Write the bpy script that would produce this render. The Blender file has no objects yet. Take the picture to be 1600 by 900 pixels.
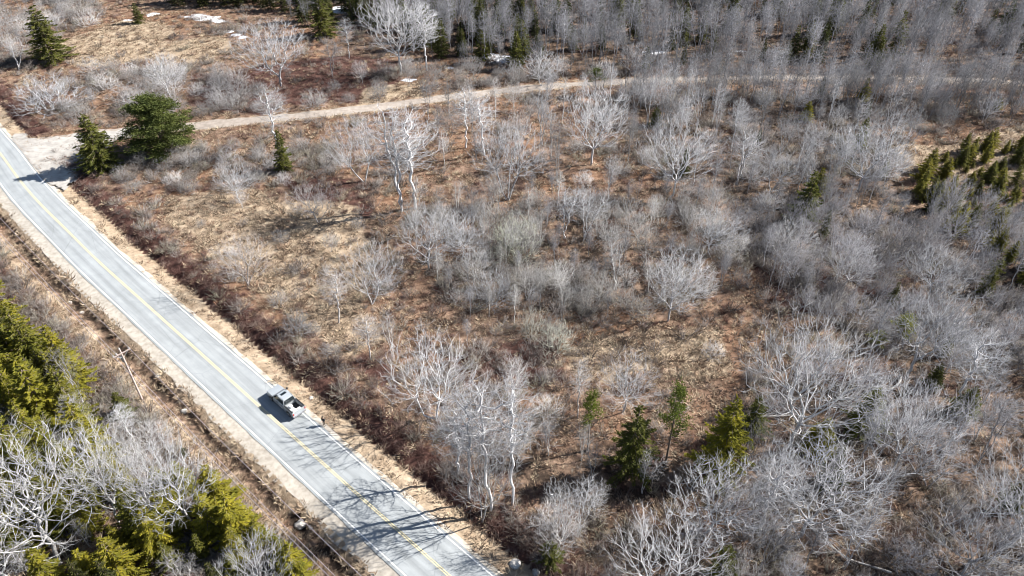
import bpy, bmesh, math, random
import numpy as np
from mathutils import Vector, Matrix

# ------------------------------------------------------------------ camera, sky, sun, exposure
scn = bpy.context.scene
col = scn.collection
CAM_H, F_PX, PITCH = 72.0, 1170.0, math.radians(39.0)
cam_d = bpy.data.cameras.new('camera')
cam_d.sensor_width = 36.0
cam_d.lens = F_PX / 1600.0 * 36.0
cam_d.clip_start, cam_d.clip_end = 0.5, 9000.0
cam = bpy.data.objects.new('camera', cam_d)
cam.location = (0, 0, CAM_H)
cam.rotation_euler = (math.pi / 2 - PITCH, 0, 0)
col.objects.link(cam)
scn.camera = cam

SUN_EL = math.radians(36.0)
SUN_AZ = math.atan2(0.966, 0.26)          # clockwise from +Y
to_sun = Vector((math.sin(SUN_AZ) * math.cos(SUN_EL), math.cos(SUN_AZ) * math.cos(SUN_EL), math.sin(SUN_EL)))
world = bpy.data.worlds.new('World'); scn.world = world; world.use_nodes = True
wn = world.node_tree
sky = wn.nodes.new('ShaderNodeTexSky'); sky.sky_type = 'NISHITA'; sky.sun_disc = False
sky.sun_elevation = SUN_EL; sky.sun_rotation = SUN_AZ
sky.air_density = 1.0; sky.dust_density = 0.6; sky.ozone_density = 1.6
wn.links.new(sky.outputs[0], wn.nodes['Background'].inputs[0])
wn.nodes['Background'].inputs[1].default_value = 0.050
sun_d = bpy.data.lights.new('sun', 'SUN'); sun_d.energy = 5.0; sun_d.angle = math.radians(0.5); sun_d.color = (1.0, 0.965, 0.915)
sun = bpy.data.objects.new('sun', sun_d); sun.rotation_euler = (-to_sun).to_track_quat('-Z', 'Y').to_euler(); col.objects.link(sun)
sun.location = (0, 0, 150)
vs = scn.view_settings
vs.view_transform = 'Standard'; vs.look = 'None'; vs.exposure = 1.28; vs.gamma = 1.0; vs.use_curve_mapping = False
scn.cycles.debug_use_spatial_splits = True; scn.cycles.filter_width = 1.0; scn.cycles.max_bounces = 4; scn.cycles.diffuse_bounces = 2; scn.cycles.glossy_bounces = 2

# ------------------------------------------------------------------ pixel <-> ground helpers (positions measured on the photograph)
CS, SN = math.cos(PITCH), math.sin(PITCH)
def ray(px, py):
    u, v = px - 800.0, py - 450.0
    return u, F_PX * CS - SN * v, -(F_PX * SN + CS * v)
def at(px, py):
    x, y, z = ray(px, py); return (x / -z * CAM_H, y / -z * CAM_H)
def mpp(py):                                 # metres per photograph pixel on the ground
    return CAM_H / (F_PX * SN + CS * (py - 450.0))
def height(b, t):
    B = at(*b); x, y, z = ray(*t)
    return CAM_H - math.hypot(*B) * (-z) / math.hypot(x, y)
def to_px(x, y, z=0.0):                      # numpy friendly
    dz = z - CAM_H
    fwd = y * CS - dz * SN
    up = y * SN + dz * CS
    return 800 + F_PX * x / fwd, 450 - F_PX * up / fwd
def in_poly(px, py, poly):
    px = np.asarray(px, float); py = np.asarray(py, float)
    ins = np.zeros(px.shape, bool)
    n = len(poly)
    for i in range(n):
        x0, y0 = poly[i]; x1, y1 = poly[(i + 1) % n]
        if y0 == y1: continue
        c = ((y0 > py) != (y1 > py)) & (px < (x1 - x0) * (py - y0) / (y1 - y0) + x0)
        ins ^= c
    return ins
_ng = np.random.default_rng(7).random((256, 256))
def vnoise(x, y, s):
    x = np.asarray(x, float) / s + 1000.0; y = np.asarray(y, float) / s + 1000.0
    xi = np.floor(x).astype(int); yi = np.floor(y).astype(int); fx = x - xi; fy = y - yi
    fx = fx * fx * (3 - 2 * fx); fy = fy * fy * (3 - 2 * fy)
    g = lambda a, b: _ng[a % 256, b % 256]
    return (g(xi, yi) * (1 - fx) + g(xi + 1, yi) * fx) * (1 - fy) + (g(xi, yi + 1) * (1 - fx) + g(xi + 1, yi + 1) * fx) * fy

def spline(pts, step=1.0):
    P = [np.array(p, float) for p in pts]
    P = [2 * P[0] - P[1]] + P + [2 * P[-1] - P[-2]]
    out = []
    for i in range(1, len(P) - 2):
        a, b, c, d = P[i - 1:i + 3]
        n = max(2, int(np.linalg.norm(c - b) / step))
        for k in range(n):
            t = k / n
            out.append(0.5 * (2 * b + (c - a) * t + (2 * a - 5 * b + 4 * c - d) * t * t + (3 * b - a - 3 * c + d) * t ** 3))
    out.append(P[-2])
    return np.array(out)
def smooth(line, n):
    for _ in range(n):
        line[1:-1] = (line[:-2] + 2 * line[1:-1] + line[2:]) / 4
    return line
def normals(line):
    t = np.gradient(line, axis=0); t /= np.linalg.norm(t, axis=1)[:, None]
    return np.stack([t[:, 1], -t[:, 0]], 1)       # right-hand side
def signed_dist(X, Y, line, stride=2):
    best = np.full(X.shape, 1e9); side = np.zeros(X.shape)
    nn = normals(line)
    for (cx, cy), (nx, ny) in zip(line[::stride], nn[::stride]):
        dx = X - cx; dy = Y - cy; d2 = dx * dx + dy * dy
        m = d2 < best
        best[m] = d2[m]; side[m] = (dx * nx + dy * ny)[m]
    return np.sqrt(best) * np.sign(side)

ROAD_PX = [(-12, 226), (0, 238), (30, 281), (62, 318), (107, 362), (152, 407), (200, 450), (300, 540), (400, 630), (450, 675), (575, 787), (702, 900)]
rp = [at(*p) for p in ROAD_PX]
d_end = np.array(rp[-1]) - np.array(rp[-3]); d_end /= np.linalg.norm(d_end)
rp += [tuple(np.array(rp[-1]) + d_end * k) for k in (25, 60, 110)]
d0 = np.array(rp[0]) - np.array(rp[2]); d0 /= np.linalg.norm(d0)
lead = []
p, ang = np.array(rp[0]), math.atan2(d0[1], d0[0])
for k in range(12):
    ang += 0.004; p = p + 8 * np.array([math.cos(ang), math.sin(ang)]); lead.insert(0, tuple(p))
ROAD = smooth(spline(lead + rp, 1.0), 30)[::-1].copy()      # runs away from the camera, so + is the right-hand side
TRACK_PX = [(14, 246), (46, 236), (90, 226), (135, 214), (215, 204), (300, 197), (400, 187), (500, 177), (600, 166), (700, 152), (800, 140), (900, 131), (1000, 126), (1150, 122), (1300, 121), (1450, 123), (1600, 129), (1720, 136)]
TRACK = smooth(spline([at(*p) for p in TRACK_PX], 1.0), 12)

# ------------------------------------------------------------------ materials
def mat(name):
    m = bpy.data.materials.new(name); m.use_nodes = True
    nt = m.node_tree; b = nt.nodes['Principled BSDF']
    return m, nt, b
def node(nt, typ, **kw):
    n = nt.nodes.new(typ)
    for k, v in kw.items(): setattr(n, k, v)
    return n
def noise(nt, scale, detail=4.0, rough=0.6, coord='Object'):
    tc = node(nt, 'ShaderNodeTexCoord')
    n = node(nt, 'ShaderNodeTexNoise'); n.inputs['Scale'].default_value = scale; n.inputs['Detail'].default_value = detail; n.inputs['Roughness'].default_value = rough
    nt.links.new(tc.outputs[coord], n.inputs['Vector'])
    return n
def ramp(nt, fac, stops):
    r = node(nt, 'ShaderNodeValToRGB'); e = r.color_ramp.elements
    while len(e) < len(stops): e.new(0.5)
    for el, (p, c) in zip(e, stops): el.position = p; el.color = (*c, 1) if len(c) == 3 else c
    nt.links.new(fac, r.inputs[0]); return r
def mix(nt, fac, a, b, blend='MIX'):
    m = node(nt, 'ShaderNodeMix', data_type='RGBA', blend_type=blend)
    for sock, v in ((m.inputs['Factor'], fac), (m.inputs['A'], a), (m.inputs['B'], b)):
        if isinstance(v, (int, float)): sock.default_value = v
        elif isinstance(v, tuple): sock.default_value = (*v, 1) if len(v) == 3 else v
        else: nt.links.new(v, sock)
    return m.outputs['Result']
def plain(name, c, rough=0.6, metal=0.0, spec=0.5, var=0.12, scale=6.0):
    m, nt, b = mat(name)
    n = noise(nt, scale)
    r = ramp(nt, n.outputs['Fac'], [(0.3, tuple(x * (1 - var) for x in c)), (0.7, tuple(min(1, x * (1 + var)) for x in c))])
    nt.links.new(r.outputs[0], b.inputs['Base Color'])
    b.inputs['Roughness'].default_value = rough; b.inputs['Metallic'].default_value = metal; b.inputs['Specular IOR Level'].default_value = spec
    return m
def tinted(name, lo, hi, rough=0.85, scale=3.0, spec=0.2, trans=0.0):
    """wood or foliage: noise between two colours, multiplied by the object's own tint and a small random shift"""
    m, nt, b = mat(name)
    n = noise(nt, scale)
    r = ramp(nt, n.outputs['Fac'], [(0.32, lo), (0.68, hi)])
    oi = node(nt, 'ShaderNodeObjectInfo')
    c = mix(nt, 1.0, r.outputs[0], oi.outputs['Color'], 'MULTIPLY')
    mr = node(nt, 'ShaderNodeMapRange'); mr.inputs['To Min'].default_value = 0.82; mr.inputs['To Max'].default_value = 1.16
    nt.links.new(oi.outputs['Random'], mr.inputs['Value'])
    hs = node(nt, 'ShaderNodeHueSaturation'); nt.links.new(mr.outputs[0], hs.inputs['Value']); nt.links.new(c, hs.inputs['Color'])
    nt.links.new(hs.outputs[0], b.inputs['Base Color'])
    b.inputs['Roughness'].default_value = rough; b.inputs['Specular IOR Level'].default_value = spec
    if trans:                                      # thin needles pass some of the sun
        tl = node(nt, 'ShaderNodeBsdfTranslucent'); nt.links.new(hs.outputs[0], tl.inputs['Color'])
        mx = node(nt, 'ShaderNodeMixShader'); mx.inputs[0].default_value = trans
        nt.links.new(b.outputs[0], mx.inputs[1]); nt.links.new(tl.outputs[0], mx.inputs[2])
        nt.links.new(mx.outputs[0], nt.nodes['Material Output'].inputs['Surface'])
    return m
M = {}
M['bark'] = tinted('bark_grey', (0.30, 0.29, 0.285), (0.52, 0.515, 0.51), scale=2.5)
M['twig'] = tinted('twig_grey', (0.34, 0.335, 0.335), (0.54, 0.54, 0.545), scale=1.5)
M['trunk_dark'] = tinted('bark_brown', (0.13, 0.10, 0.08), (0.26, 0.21, 0.17))
M['needle'] = tinted('conifer_needles', (0.055, 0.066, 0.018), (0.150, 0.150, 0.028), scale=1.1, spec=0.3, trans=0.4)
M['pine'] = tinted('pine_needles', (0.055, 0.075, 0.020), (0.140, 0.160, 0.038), scale=1.0, spec=0.3, trans=0.4)

def brushmat(name, stops):
    m, nt, b = mat(name)
    oi = node(nt, 'ShaderNodeObjectInfo')
    r = ramp(nt, oi.outputs['Random'], stops)
    n = noise(nt, 4.0); v = ramp(nt, n.outputs['Fac'], [(0.3, (0.75,) * 3), (0.7, (1.2,) * 3)])
    nt.links.new(mix(nt, 1.0, r.outputs[0], v.outputs[0], 'MULTIPLY'), b.inputs['Base Color'])
    b.inputs['Roughness'].default_value = 0.9; b.inputs['Specular IOR Level'].default_value = 0.15
    return m
M['brush_red'] = brushmat('bramble_stems', [(0.0, (0.075, 0.036, 0.031)), (0.4, (0.14, 0.078, 0.066)), (0.75, (0.22, 0.150, 0.128)), (1.0, (0.32, 0.245, 0.205))])
M['brush_grey'] = brushmat('brush_stems', [(0.0, (0.085, 0.068, 0.060)), (0.35, (0.19, 0.163, 0.148)), (0.7, (0.33, 0.30, 0.28)), (1.0, (0.25, 0.23, 0.17))])
M['straw'] = brushmat('dry_straw', [(0.0, (0.15, 0.10, 0.07)), (0.4, (0.29, 0.215, 0.150)), (0.8, (0.43, 0.35, 0.245)), (1.0, (0.23, 0.13, 0.085))])

def ground_material():
    m, nt, b = mat('ground_cover')
    va = node(nt, 'ShaderNodeVertexColor', layer_name='zone')
    sep = node(nt, 'ShaderNodeSeparateColor'); nt.links.new(va.outputs['Color'], sep.inputs[0])
    n1 = noise(nt, 0.55, 8, 0.68); n2 = noise(nt, 0.07, 5, 0.6); n3 = noise(nt, 2.6, 6, 0.7)
    litter = ramp(nt, n1.outputs['Fac'], [(0.28, (0.055, 0.037, 0.029)), (0.45, (0.145, 0.094, 0.067)), (0.6, (0.265, 0.182, 0.132)), (0.78, (0.39, 0.29, 0.215))])
    orange = ramp(nt, n2.outputs['Fac'], [(0.42, (1, 1, 1)), (0.62, (1.10, 0.95, 0.82))])
    base = mix(nt, 1.0, litter.outputs[0], orange.outputs[0], 'MULTIPLY')
    straw = ramp(nt, n1.outputs['Fac'], [(0.3, (0.23, 0.165, 0.110)), (0.5, (0.37, 0.285, 0.200)), (0.72, (0.49, 0.40, 0.295))])
    red = ramp(nt, n1.outputs['Fac'], [(0.3, (0.040, 0.021, 0.017)), (0.55, (0.105, 0.055, 0.044)), (0.75, (0.21, 0.13, 0.10))])
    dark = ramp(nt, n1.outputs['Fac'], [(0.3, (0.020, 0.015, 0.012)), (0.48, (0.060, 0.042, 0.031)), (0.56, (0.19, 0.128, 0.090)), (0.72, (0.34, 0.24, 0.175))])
    def edge(ch):
        a = node(nt, 'ShaderNodeMath', operation='ADD'); nt.links.new(sep.outputs[ch], a.inputs[0])
        s = node(nt, 'ShaderNodeMath', operation='MULTIPLY_ADD'); nt.links.new(n1.outputs['Fac'], s.inputs[0]); s.inputs[1].default_value = 1.0; s.inputs[2].default_value = -0.5
        nt.links.new(s.outputs[0], a.inputs[1])
        r = node(nt, 'ShaderNodeMapRange', interpolation_type='SMOOTHSTEP'); r.inputs['From Min'].default_value = 0.3; r.inputs['From Max'].default_value = 0.68
        nt.links.new(a.outputs[0], r.inputs['Value']); return r.outputs[0]
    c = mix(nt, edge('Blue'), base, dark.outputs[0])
    c = mix(nt, edge('Green'), c, red.outputs[0])
    c = mix(nt, edge('Red'), c, straw.outputs[0])
    fine = ramp(nt, n3.outputs['Fac'], [(0.3, (0.72,) * 3), (0.7, (1.22,) * 3)])
    c = mix(nt, 1.0, c, fine.outputs[0], 'MULTIPLY')
    nt.links.new(c, b.inputs['Base Color']); b.inputs['Roughness'].default_value = 0.95; b.inputs['Specular IOR Level'].default_value = 0.1
    bp = node(nt, 'ShaderNodeBump'); bp.inputs['Strength'].default_value = 0.9; bp.inputs['Distance'].default_value = 0.25
    nt.links.new(n1.outputs['Fac'], bp.inputs['Height']); nt.links.new(bp.outputs[0], b.inputs['Normal'])
    return m
M['ground'] = ground_material()

def surface(name, lo, hi, s1, s2, rough=0.9, bump=0.2, stretch=None):
    m, nt, b = mat(name)
    n1 = noise(nt, s1, 6, 0.65); n2 = noise(nt, s2, 3, 0.6)
    r = ramp(nt, n1.outputs['Fac'], [(0.3, lo), (0.7, hi)])
    v = ramp(nt, n2.outputs['Fac'], [(0.3, (0.86,) * 3), (0.7, (1.1,) * 3)])
    nt.links.new(mix(nt, 1.0, r.outputs[0], v.outputs[0], 'MULTIPLY'), b.inputs['Base Color'])
    b.inputs['Roughness'].default_value = rough; b.inputs['Specular IOR Level'].default_value = 0.25
    bp = node(nt, 'ShaderNodeBump'); bp.inputs['Strength'].default_value = bump; bp.inputs['Distance'].default_value = 0.05
    nt.links.new(n1.outputs['Fac'], bp.inputs['Height']); nt.links.new(bp.outputs[0], b.inputs['Normal'])
    return m
M['gravel'] = surface('pale_gravel', (0.34, 0.30, 0.25), (0.55, 0.50, 0.43), 1.6, 0.2)
M['track'] = surface('track_gravel', (0.25, 0.21, 0.175), (0.42, 0.365, 0.315), 0.9, 0.15)
def asphalt():
    m, nt, b = mat('worn_asphalt')
    at_ = node(nt, 'ShaderNodeAttribute', attribute_name='across')      # metres from the centre line
    n1 = noise(nt, 0.35, 6, 0.65); n2 = noise(nt, 9.0, 3, 0.6)
    r = ramp(nt, n1.outputs['Fac'], [(0.3, (0.275, 0.292, 0.300)), (0.7, (0.350, 0.368, 0.375))])
    ab = node(nt, 'ShaderNodeMath', operation='ABSOLUTE'); nt.links.new(at_.outputs['Fac'], ab.inputs[0])
    # wheel tracks polished paler, oil-dark strip between
    mr = node(nt, 'ShaderNodeMath', operation='MULTIPLY'); nt.links.new(ab.outputs[0], mr.inputs[0]); mr.inputs[1].default_value = 1 / 3.2
    w = ramp(nt, mr.outputs[0], [(0.0, (0.93,) * 3), (0.24, (1.06,) * 3), (0.45, (0.94,) * 3), (0.70, (1.05,) * 3), (1.0, (0.92,) * 3)])
    f = ramp(nt, n2.outputs['Fac'], [(0.3, (0.93,) * 3), (0.7, (1.06,) * 3)])
    c = mix(nt, 1.0, mix(nt, 1.0, r.outputs[0], w.outputs[0], 'MULTIPLY'), f.outputs[0], 'MULTIPLY')
    al = node(nt, 'ShaderNodeAttribute', attribute_name='along'); cx = node(nt, 'ShaderNodeCombineXYZ')
    nt.links.new(at_.outputs['Fac'], cx.inputs[0])
    sc_ = node(nt, 'ShaderNodeMath', operation='MULTIPLY'); nt.links.new(al.outputs['Fac'], sc_.inputs[0]); sc_.inputs[1].default_value = 0.045; nt.links.new(sc_.outputs[0], cx.inputs[1])
    st = node(nt, 'ShaderNodeTexNoise'); st.inputs['Scale'].default_value = 1.6; st.inputs['Detail'].default_value = 5; nt.links.new(cx.outputs[0], st.inputs['Vector'])
    sr_ = ramp(nt, st.outputs['Fac'], [(0.34, (0.84,) * 3), (0.52, (1.0,) * 3), (0.7, (1.09,) * 3)])      # long streaks of wear
    c = mix(nt, 1.0, c, sr_.outputs[0], 'MULTIPLY')
    vo = node(nt, 'ShaderNodeTexVoronoi', feature='DISTANCE_TO_EDGE'); vo.inputs['Scale'].default_value = 0.13
    tc = node(nt, 'ShaderNodeTexCoord'); wn_ = noise(nt, 0.8, 4, .6); wv = mix(nt, 0.22, tc.outputs['Object'], wn_.outputs['Color'], 'ADD'); nt.links.new(wv, vo.inputs['Vector'])
    ck = ramp(nt, vo.outputs['Distance'], [(0.0, (0.66,) * 3), (0.006, (1.0,) * 3)])                     # sealed cracks
    c = mix(nt, 0.6, c, ck.outputs[0], 'MULTIPLY')
    nt.links.new(c, b.inputs['Base Color']); b.inputs['Roughness'].default_value = 0.85; b.inputs['Specular IOR Level'].default_value = 0.3
    return m
M['asphalt'] = asphalt()
def paint(name, c):
    m, nt, b = mat(name)
    n = noise(nt, 2.5, 6, 0.7); r = ramp(nt, n.outputs['Fac'], [(0.30, tuple(x * 0.55 for x in c)), (0.46, tuple(x * .9 for x in c)), (0.6, c)])
    nt.links.new(r.outputs[0], b.inputs['Base Color']); b.inputs['Roughness'].default_value = 0.6
    return m
M['yellow'] = paint('yellow_road_paint', (0.70, 0.60, 0.36)); M['white'] = paint('white_road_paint', (0.82, 0.82, 0.80))
M['snow'] = plain('old_snow', (0.66, 0.67, 0.70), 0.7, var=0.28, scale=1.2)
M['stone'] = plain('pale_stone', (0.50, 0.47, 0.43), 0.85, var=0.25, scale=3)
M['silver'] = plain('silver_car_paint', (0.50, 0.53, 0.55), 0.28, 0.35, var=0.03)
M['black'] = plain('black_plastic', (0.02, 0.02, 0.022), 0.5)
M['glass'] = plain('dark_car_glass', (0.02, 0.026, 0.03), 0.08, 0.0, 0.8)
M['rubber'] = plain('tyre_rubber', (0.025, 0.025, 0.025), 0.85)
M['rim'] = plain('alloy_rim', (0.5, 0.5, 0.52), 0.35, 0.8)
M['lampred'] = plain('tail_lamp_red', (0.45, 0.02, 0.02), 0.25)
M['lampclear'] = plain('headlamp_clear', (0.75, 0.77, 0.8), 0.15)
M['sack'] = plain('white_sacking', (0.78, 0.77, 0.75), 0.8, var=0.1)
M['polewood'] = plain('weathered_pole_wood', (0.44, 0.36, 0.33), 0.9, var=0.15)
M['porcelain'] = plain('pale_porcelain', (0.6, 0.6, 0.6), 0.35)
M['steelgrey'] = plain('galvanised_steel', (0.42, 0.44, 0.46), 0.5, 0.4)
M['cable'] = plain('aluminium_cable', (0.35, 0.32, 0.36), 0.6, 0.2)
M['water'] = plain('dark_pool_water', (0.012, 0.02, 0.022), 0.08, spec=0.6)
M['jacket'] = plain('dark_jacket_cloth', (0.022, 0.024, 0.03), 0.9)
M['trouser'] = plain('brown_trouser_cloth', (0.16, 0.12, 0.09), 0.9)
M['skin'] = plain('skin', (0.52, 0.34, 0.26), 0.6); M['hair'] = plain('dark_hair', (0.03, 0.022, 0.018), 0.7)

# ------------------------------------------------------------------ object helpers
def link(name, me, m=None, parent=None):
    o = bpy.data.objects.new(name, me)
    if m is not None and len(me.materials) == 0: me.materials.append(m)
    col.objects.link(o); o.parent = parent
    return o
def mesh_np(name, V, faces, k):
    """V (n,3), faces (m,k)"""
    V = np.asarray(V, np.float32); Fc = np.asarray(faces, np.int32)
    me = bpy.data.meshes.new(name)
    me.vertices.add(len(V)); me.vertices.foreach_set('co', V.ravel())
    me.loops.add(Fc.size); me.loops.foreach_set('vertex_index', Fc.ravel())
    me.polygons.add(len(Fc)); me.polygons.foreach_set('loop_start', np.arange(0, Fc.size, k, dtype=np.int32))
    try: me.polygons.foreach_set('loop_total', np.full(len(Fc), k, np.int32))
    except Exception: pass
    me.update(calc_edges=True); me.validate()
    return me
def tag(o, label=None, cat=None, group=None, kind=None):
    if label: o['label'] = label
    if cat: o['category'] = cat
    if group: o['group'] = group
    if kind: o['kind'] = kind
    return o
def empty(name, loc, rz=0.0):
    o = bpy.data.objects.new(name, None); col.objects.link(o); o.location = loc; o.rotation_euler = (0, 0, rz); o.empty_display_size = 0.3
    return o

# ------------------------------------------------------------------ ground
def axis(lo, hi, step, far):
    a = list(np.arange(lo, hi + 1e-6, step)); s = step; x = hi
    while x < far: s *= 1.35; x += s; a.append(x)
    s = step; x = lo
    while x > -far: s *= 1.35; x -= s; a.insert(0, x)
    return np.array(a)
def ground_z(X, Y, dr, dt):
    z = 0.55 * (vnoise(X, Y, 22) - 0.5) + 0.22 * (vnoise(X, Y, 5.5) - 0.5) + 0.16 * (vnoise(X, Y, 2.1) - 0.5)
    fade = np.clip((np.minimum(np.abs(dr) - 7.0, np.abs(dt) - 3.4)) / 5.0, 0, 1)
    z = z * fade
    prof = np.interp(dr, [-12, -9.0, -8.0, -7.0, -6.4, -5.4, -3.4, 3.4, 5.8, 6.6, 7.6, 9, 12], [0.0, -0.05, -0.45, -1.15, -1.15, -0.22, -0.12, -0.12, -0.32, -0.95, -0.02, 0.1, 0.0])
    mouth = np.clip((np.abs(dt) - 7.5) / 3.0, 0, 1)             # the track crosses the ditch on fill
    prof = np.where((dr > 3.4), -0.10 + (prof + 0.10) * mouth, prof)
    return np.where(np.abs(dr) < 12, prof, 0) + z - 0.06 * (np.abs(dt) < 3.4)
gx = axis(-176, 176, 0.8, 4000); gy = axis(26, 256, 0.8, 4000)
GX, GY = np.meshgrid(gx, gy)
DR = signed_dist(GX, GY, ROAD, 1); DT = signed_dist(GX, GY, TRACK)
GZ = ground_z(GX, GY, DR, DT)
nx, ny = len(gx), len(gy)
idx = np.arange(nx * ny).reshape(ny, nx)
quads = np.stack([idx[:-1, :-1], idx[:-1, 1:], idx[1:, 1:], idx[1:, :-1]], -1).reshape(-1, 4)
gme = mesh_np('ground', np.stack([GX, GY, GZ], -1).reshape(-1, 3), quads, 4)
gme.polygons.foreach_set('use_smooth', np.ones(len(gme.polygons), bool))
ZONES = {
 'straw': [[(70, 100), (110, 60), (180, 30), (250, 35), (270, 60), (230, 95), (140, 112)], [(240, 70), (340, 60), (370, 75), (300, 100), (245, 105)], [(0, 125), (40, 122), (30, 150), (40, 190), (20, 200), (0, 170)],
           [(1400, 225), (1640, 190), (1640, 300), (1500, 290), (1430, 290)], [(250, 300), (420, 300), (430, 440), (370, 470), (280, 400), (230, 330)], [(870, 545), (1010, 520), (1060, 570), (960, 610), (880, 590)],
           [(430, 480), (560, 530), (560, 600), (470, 560)], [(235, 300), (420, 296), (560, 320), (600, 400), (560, 470), (600, 540), (540, 570), (430, 490), (330, 430)], [(560, 150), (660, 130), (660, 155), (560, 165)], [(400, 380), (520, 330), (540, 420), (450, 470)],
           [(1000, 530), (1120, 510), (1150, 590), (1060, 610)]],
 'red': [[(40, 130), (120, 190), (130, 212), (60, 215), (35, 190)], [(300, 110), (560, 80), (660, 110), (600, 150), (400, 180), (300, 160)], [(430, 260), (560, 280), (600, 340), (480, 330)], [(640, 660), (720, 640), (760, 760), (700, 780)],
         [(700, 540), (860, 520), (880, 600), (740, 600)], [(1160, 420), (1400, 380), (1420, 460), (1220, 500)], [(480, 560), (620, 560), (640, 620), (540, 640)]],
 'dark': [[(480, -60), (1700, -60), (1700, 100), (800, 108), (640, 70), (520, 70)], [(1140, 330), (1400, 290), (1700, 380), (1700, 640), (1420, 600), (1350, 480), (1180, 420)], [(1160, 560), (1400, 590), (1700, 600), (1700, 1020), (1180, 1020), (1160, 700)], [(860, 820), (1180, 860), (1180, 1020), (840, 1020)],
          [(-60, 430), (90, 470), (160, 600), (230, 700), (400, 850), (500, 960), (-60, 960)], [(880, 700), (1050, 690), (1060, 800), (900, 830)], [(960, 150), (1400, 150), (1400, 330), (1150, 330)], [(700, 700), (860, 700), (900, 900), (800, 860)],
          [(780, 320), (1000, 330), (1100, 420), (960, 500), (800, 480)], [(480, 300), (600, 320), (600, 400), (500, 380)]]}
def zone_val(PX, PY, polys, rnd=6.0):
    v = np.zeros(PX.shape)
    for q in polys: v = np.maximum(v, in_poly(PX, PY, q).astype(float))
    return v
front = (GY > 20) & (np.abs(GX) < 400) & (GY < 500)
PX, PY = to_px(np.where(front, GX, 0), np.where(front, GY, 100.0))
wob = (vnoise(GX, GY, 9) - 0.5) * 34; PXw = PX + wob; PYw = PY + (vnoise(GX + 77, GY, 9) - 0.5) * 26
Z = {k: zone_val(PXw, PYw, v) * front for k, v in ZONES.items()}
def blur(a, n):
    for _ in range(n):
        b = a.copy(); b[1:-1, 1:-1] = (a[1:-1, 1:-1] * 2 + a[:-2, 1:-1] + a[2:, 1:-1] + a[1:-1, :-2] + a[1:-1, 2:]) / 6; a = b
    return a
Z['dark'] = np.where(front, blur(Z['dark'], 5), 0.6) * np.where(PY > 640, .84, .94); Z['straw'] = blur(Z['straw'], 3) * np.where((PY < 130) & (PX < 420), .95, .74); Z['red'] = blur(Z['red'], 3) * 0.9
near = np.clip((np.abs(DR) - 11) / 3, 0, 1)
for k in Z: Z[k] = Z[k] * np.where(DR > 0, near, np.clip((-DR - 14) / 4, 0, 1))
Z['straw'] = np.maximum(Z['straw'], ((DR > 2) & (DR < 6.4)) * 1.0)
Z['straw'] = np.maximum(Z['straw'], ((DR < -2) & (DR > -6.0)) * 1.0)
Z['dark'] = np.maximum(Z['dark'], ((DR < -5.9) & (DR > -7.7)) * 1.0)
Z['straw'] = np.maximum(Z['straw'], ((DR < -7.7) & (DR > -10.5)) * 0.55)
Z['red'] = np.maximum(Z['red'], ((DR < -10.5) & (DR > -17)) * 0.5)
Z['red'] = np.maximum(Z['red'], ((DR > 6.3) & (DR < 10.0)) * 1.0)
mouthm = np.abs(DT) < 7
Z['red'] = np.where(mouthm & (DR < 14), 0, Z['red']); Z['straw'] = np.maximum(Z['straw'], (np.abs(DT) < 2.6) * 0.5)
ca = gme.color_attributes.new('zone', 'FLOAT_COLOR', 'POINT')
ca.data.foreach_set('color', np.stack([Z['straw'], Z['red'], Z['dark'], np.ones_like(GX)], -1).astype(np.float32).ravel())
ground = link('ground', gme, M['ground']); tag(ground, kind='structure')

def zat(x, y):
    x = np.asarray(x, float); y = np.asarray(y, float)
    i = np.clip(np.searchsorted(gx, x) - 1, 0, nx - 2); j = np.clip(np.searchsorted(gy, y) - 1, 0, ny - 2)
    fx = (x - gx[i]) / (gx[i + 1] - gx[i]); fy = (y - gy[j]) / (gy[j + 1] - gy[j])
    return (GZ[j, i] * (1 - fx) + GZ[j, i + 1] * fx) * (1 - fy) + (GZ[j + 1, i] * (1 - fx) + GZ[j + 1, i + 1] * fx) * fy
def lookup(A, x, y):
    i = np.clip(np.rint(np.interp(x, gx, np.arange(nx))).astype(int), 0, nx - 1); j = np.clip(np.rint(np.interp(y, gy, np.arange(ny))).astype(int), 0, ny - 1)
    return A[j, i]

# ------------------------------------------------------------------ road, markings, shoulders, track
def strip(name, line, offs, zf, m, parent=None, ragged=0.0, seed=0, attr=False):
    nn = normals(line); rows = []
    for k, o in enumerate(offs):
        off = np.full(len(line), float(o))
        if ragged and k in (0, len(offs) - 1) and abs(o) > 3.32:
            off += ragged * (vnoise(line[:, 0] + seed * 31 + k * 57, line[:, 1], 1.6) - 0.5) + ragged * 0.8 * (vnoise(line[:, 0] + 11 * k, line[:, 1], 5.0) - 0.5)
        q = line + nn * off[:, None]
        z = np.array([zf(o)] * len(line)) if callable(zf) else zf
        if ragged and abs(o) > 3.3 and not attr: z = np.maximum(zat(q[:, 0], q[:, 1]) + (0.012 if k in (0, len(offs) - 1) else 0.03), -0.4)
        rows.append(np.column_stack([q, z]))
    V = np.stack(rows, 1); n, k = V.shape[:2]
    I = np.arange(n * k).reshape(n, k)
    q = np.stack([I[:-1, :-1], I[:-1, 1:], I[1:, 1:], I[1:, :-1]], -1).reshape(-1, 4)
    me = mesh_np(name, V.reshape(-1, 3), q, 4)
    if attr:
        a = me.attributes.new('across', 'FLOAT', 'POINT'); a.data.foreach_set('value', np.tile(np.array(offs, np.float32), n))
        a = me.attributes.new('along', 'FLOAT', 'POINT'); a.data.foreach_set('value', np.repeat(np.arange(n, dtype=np.float32), k))
    me.update()
    o = link(name, me, m, parent)
    if me.polygons[0].normal.z < 0: me.flip_normals()
    return o
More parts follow.
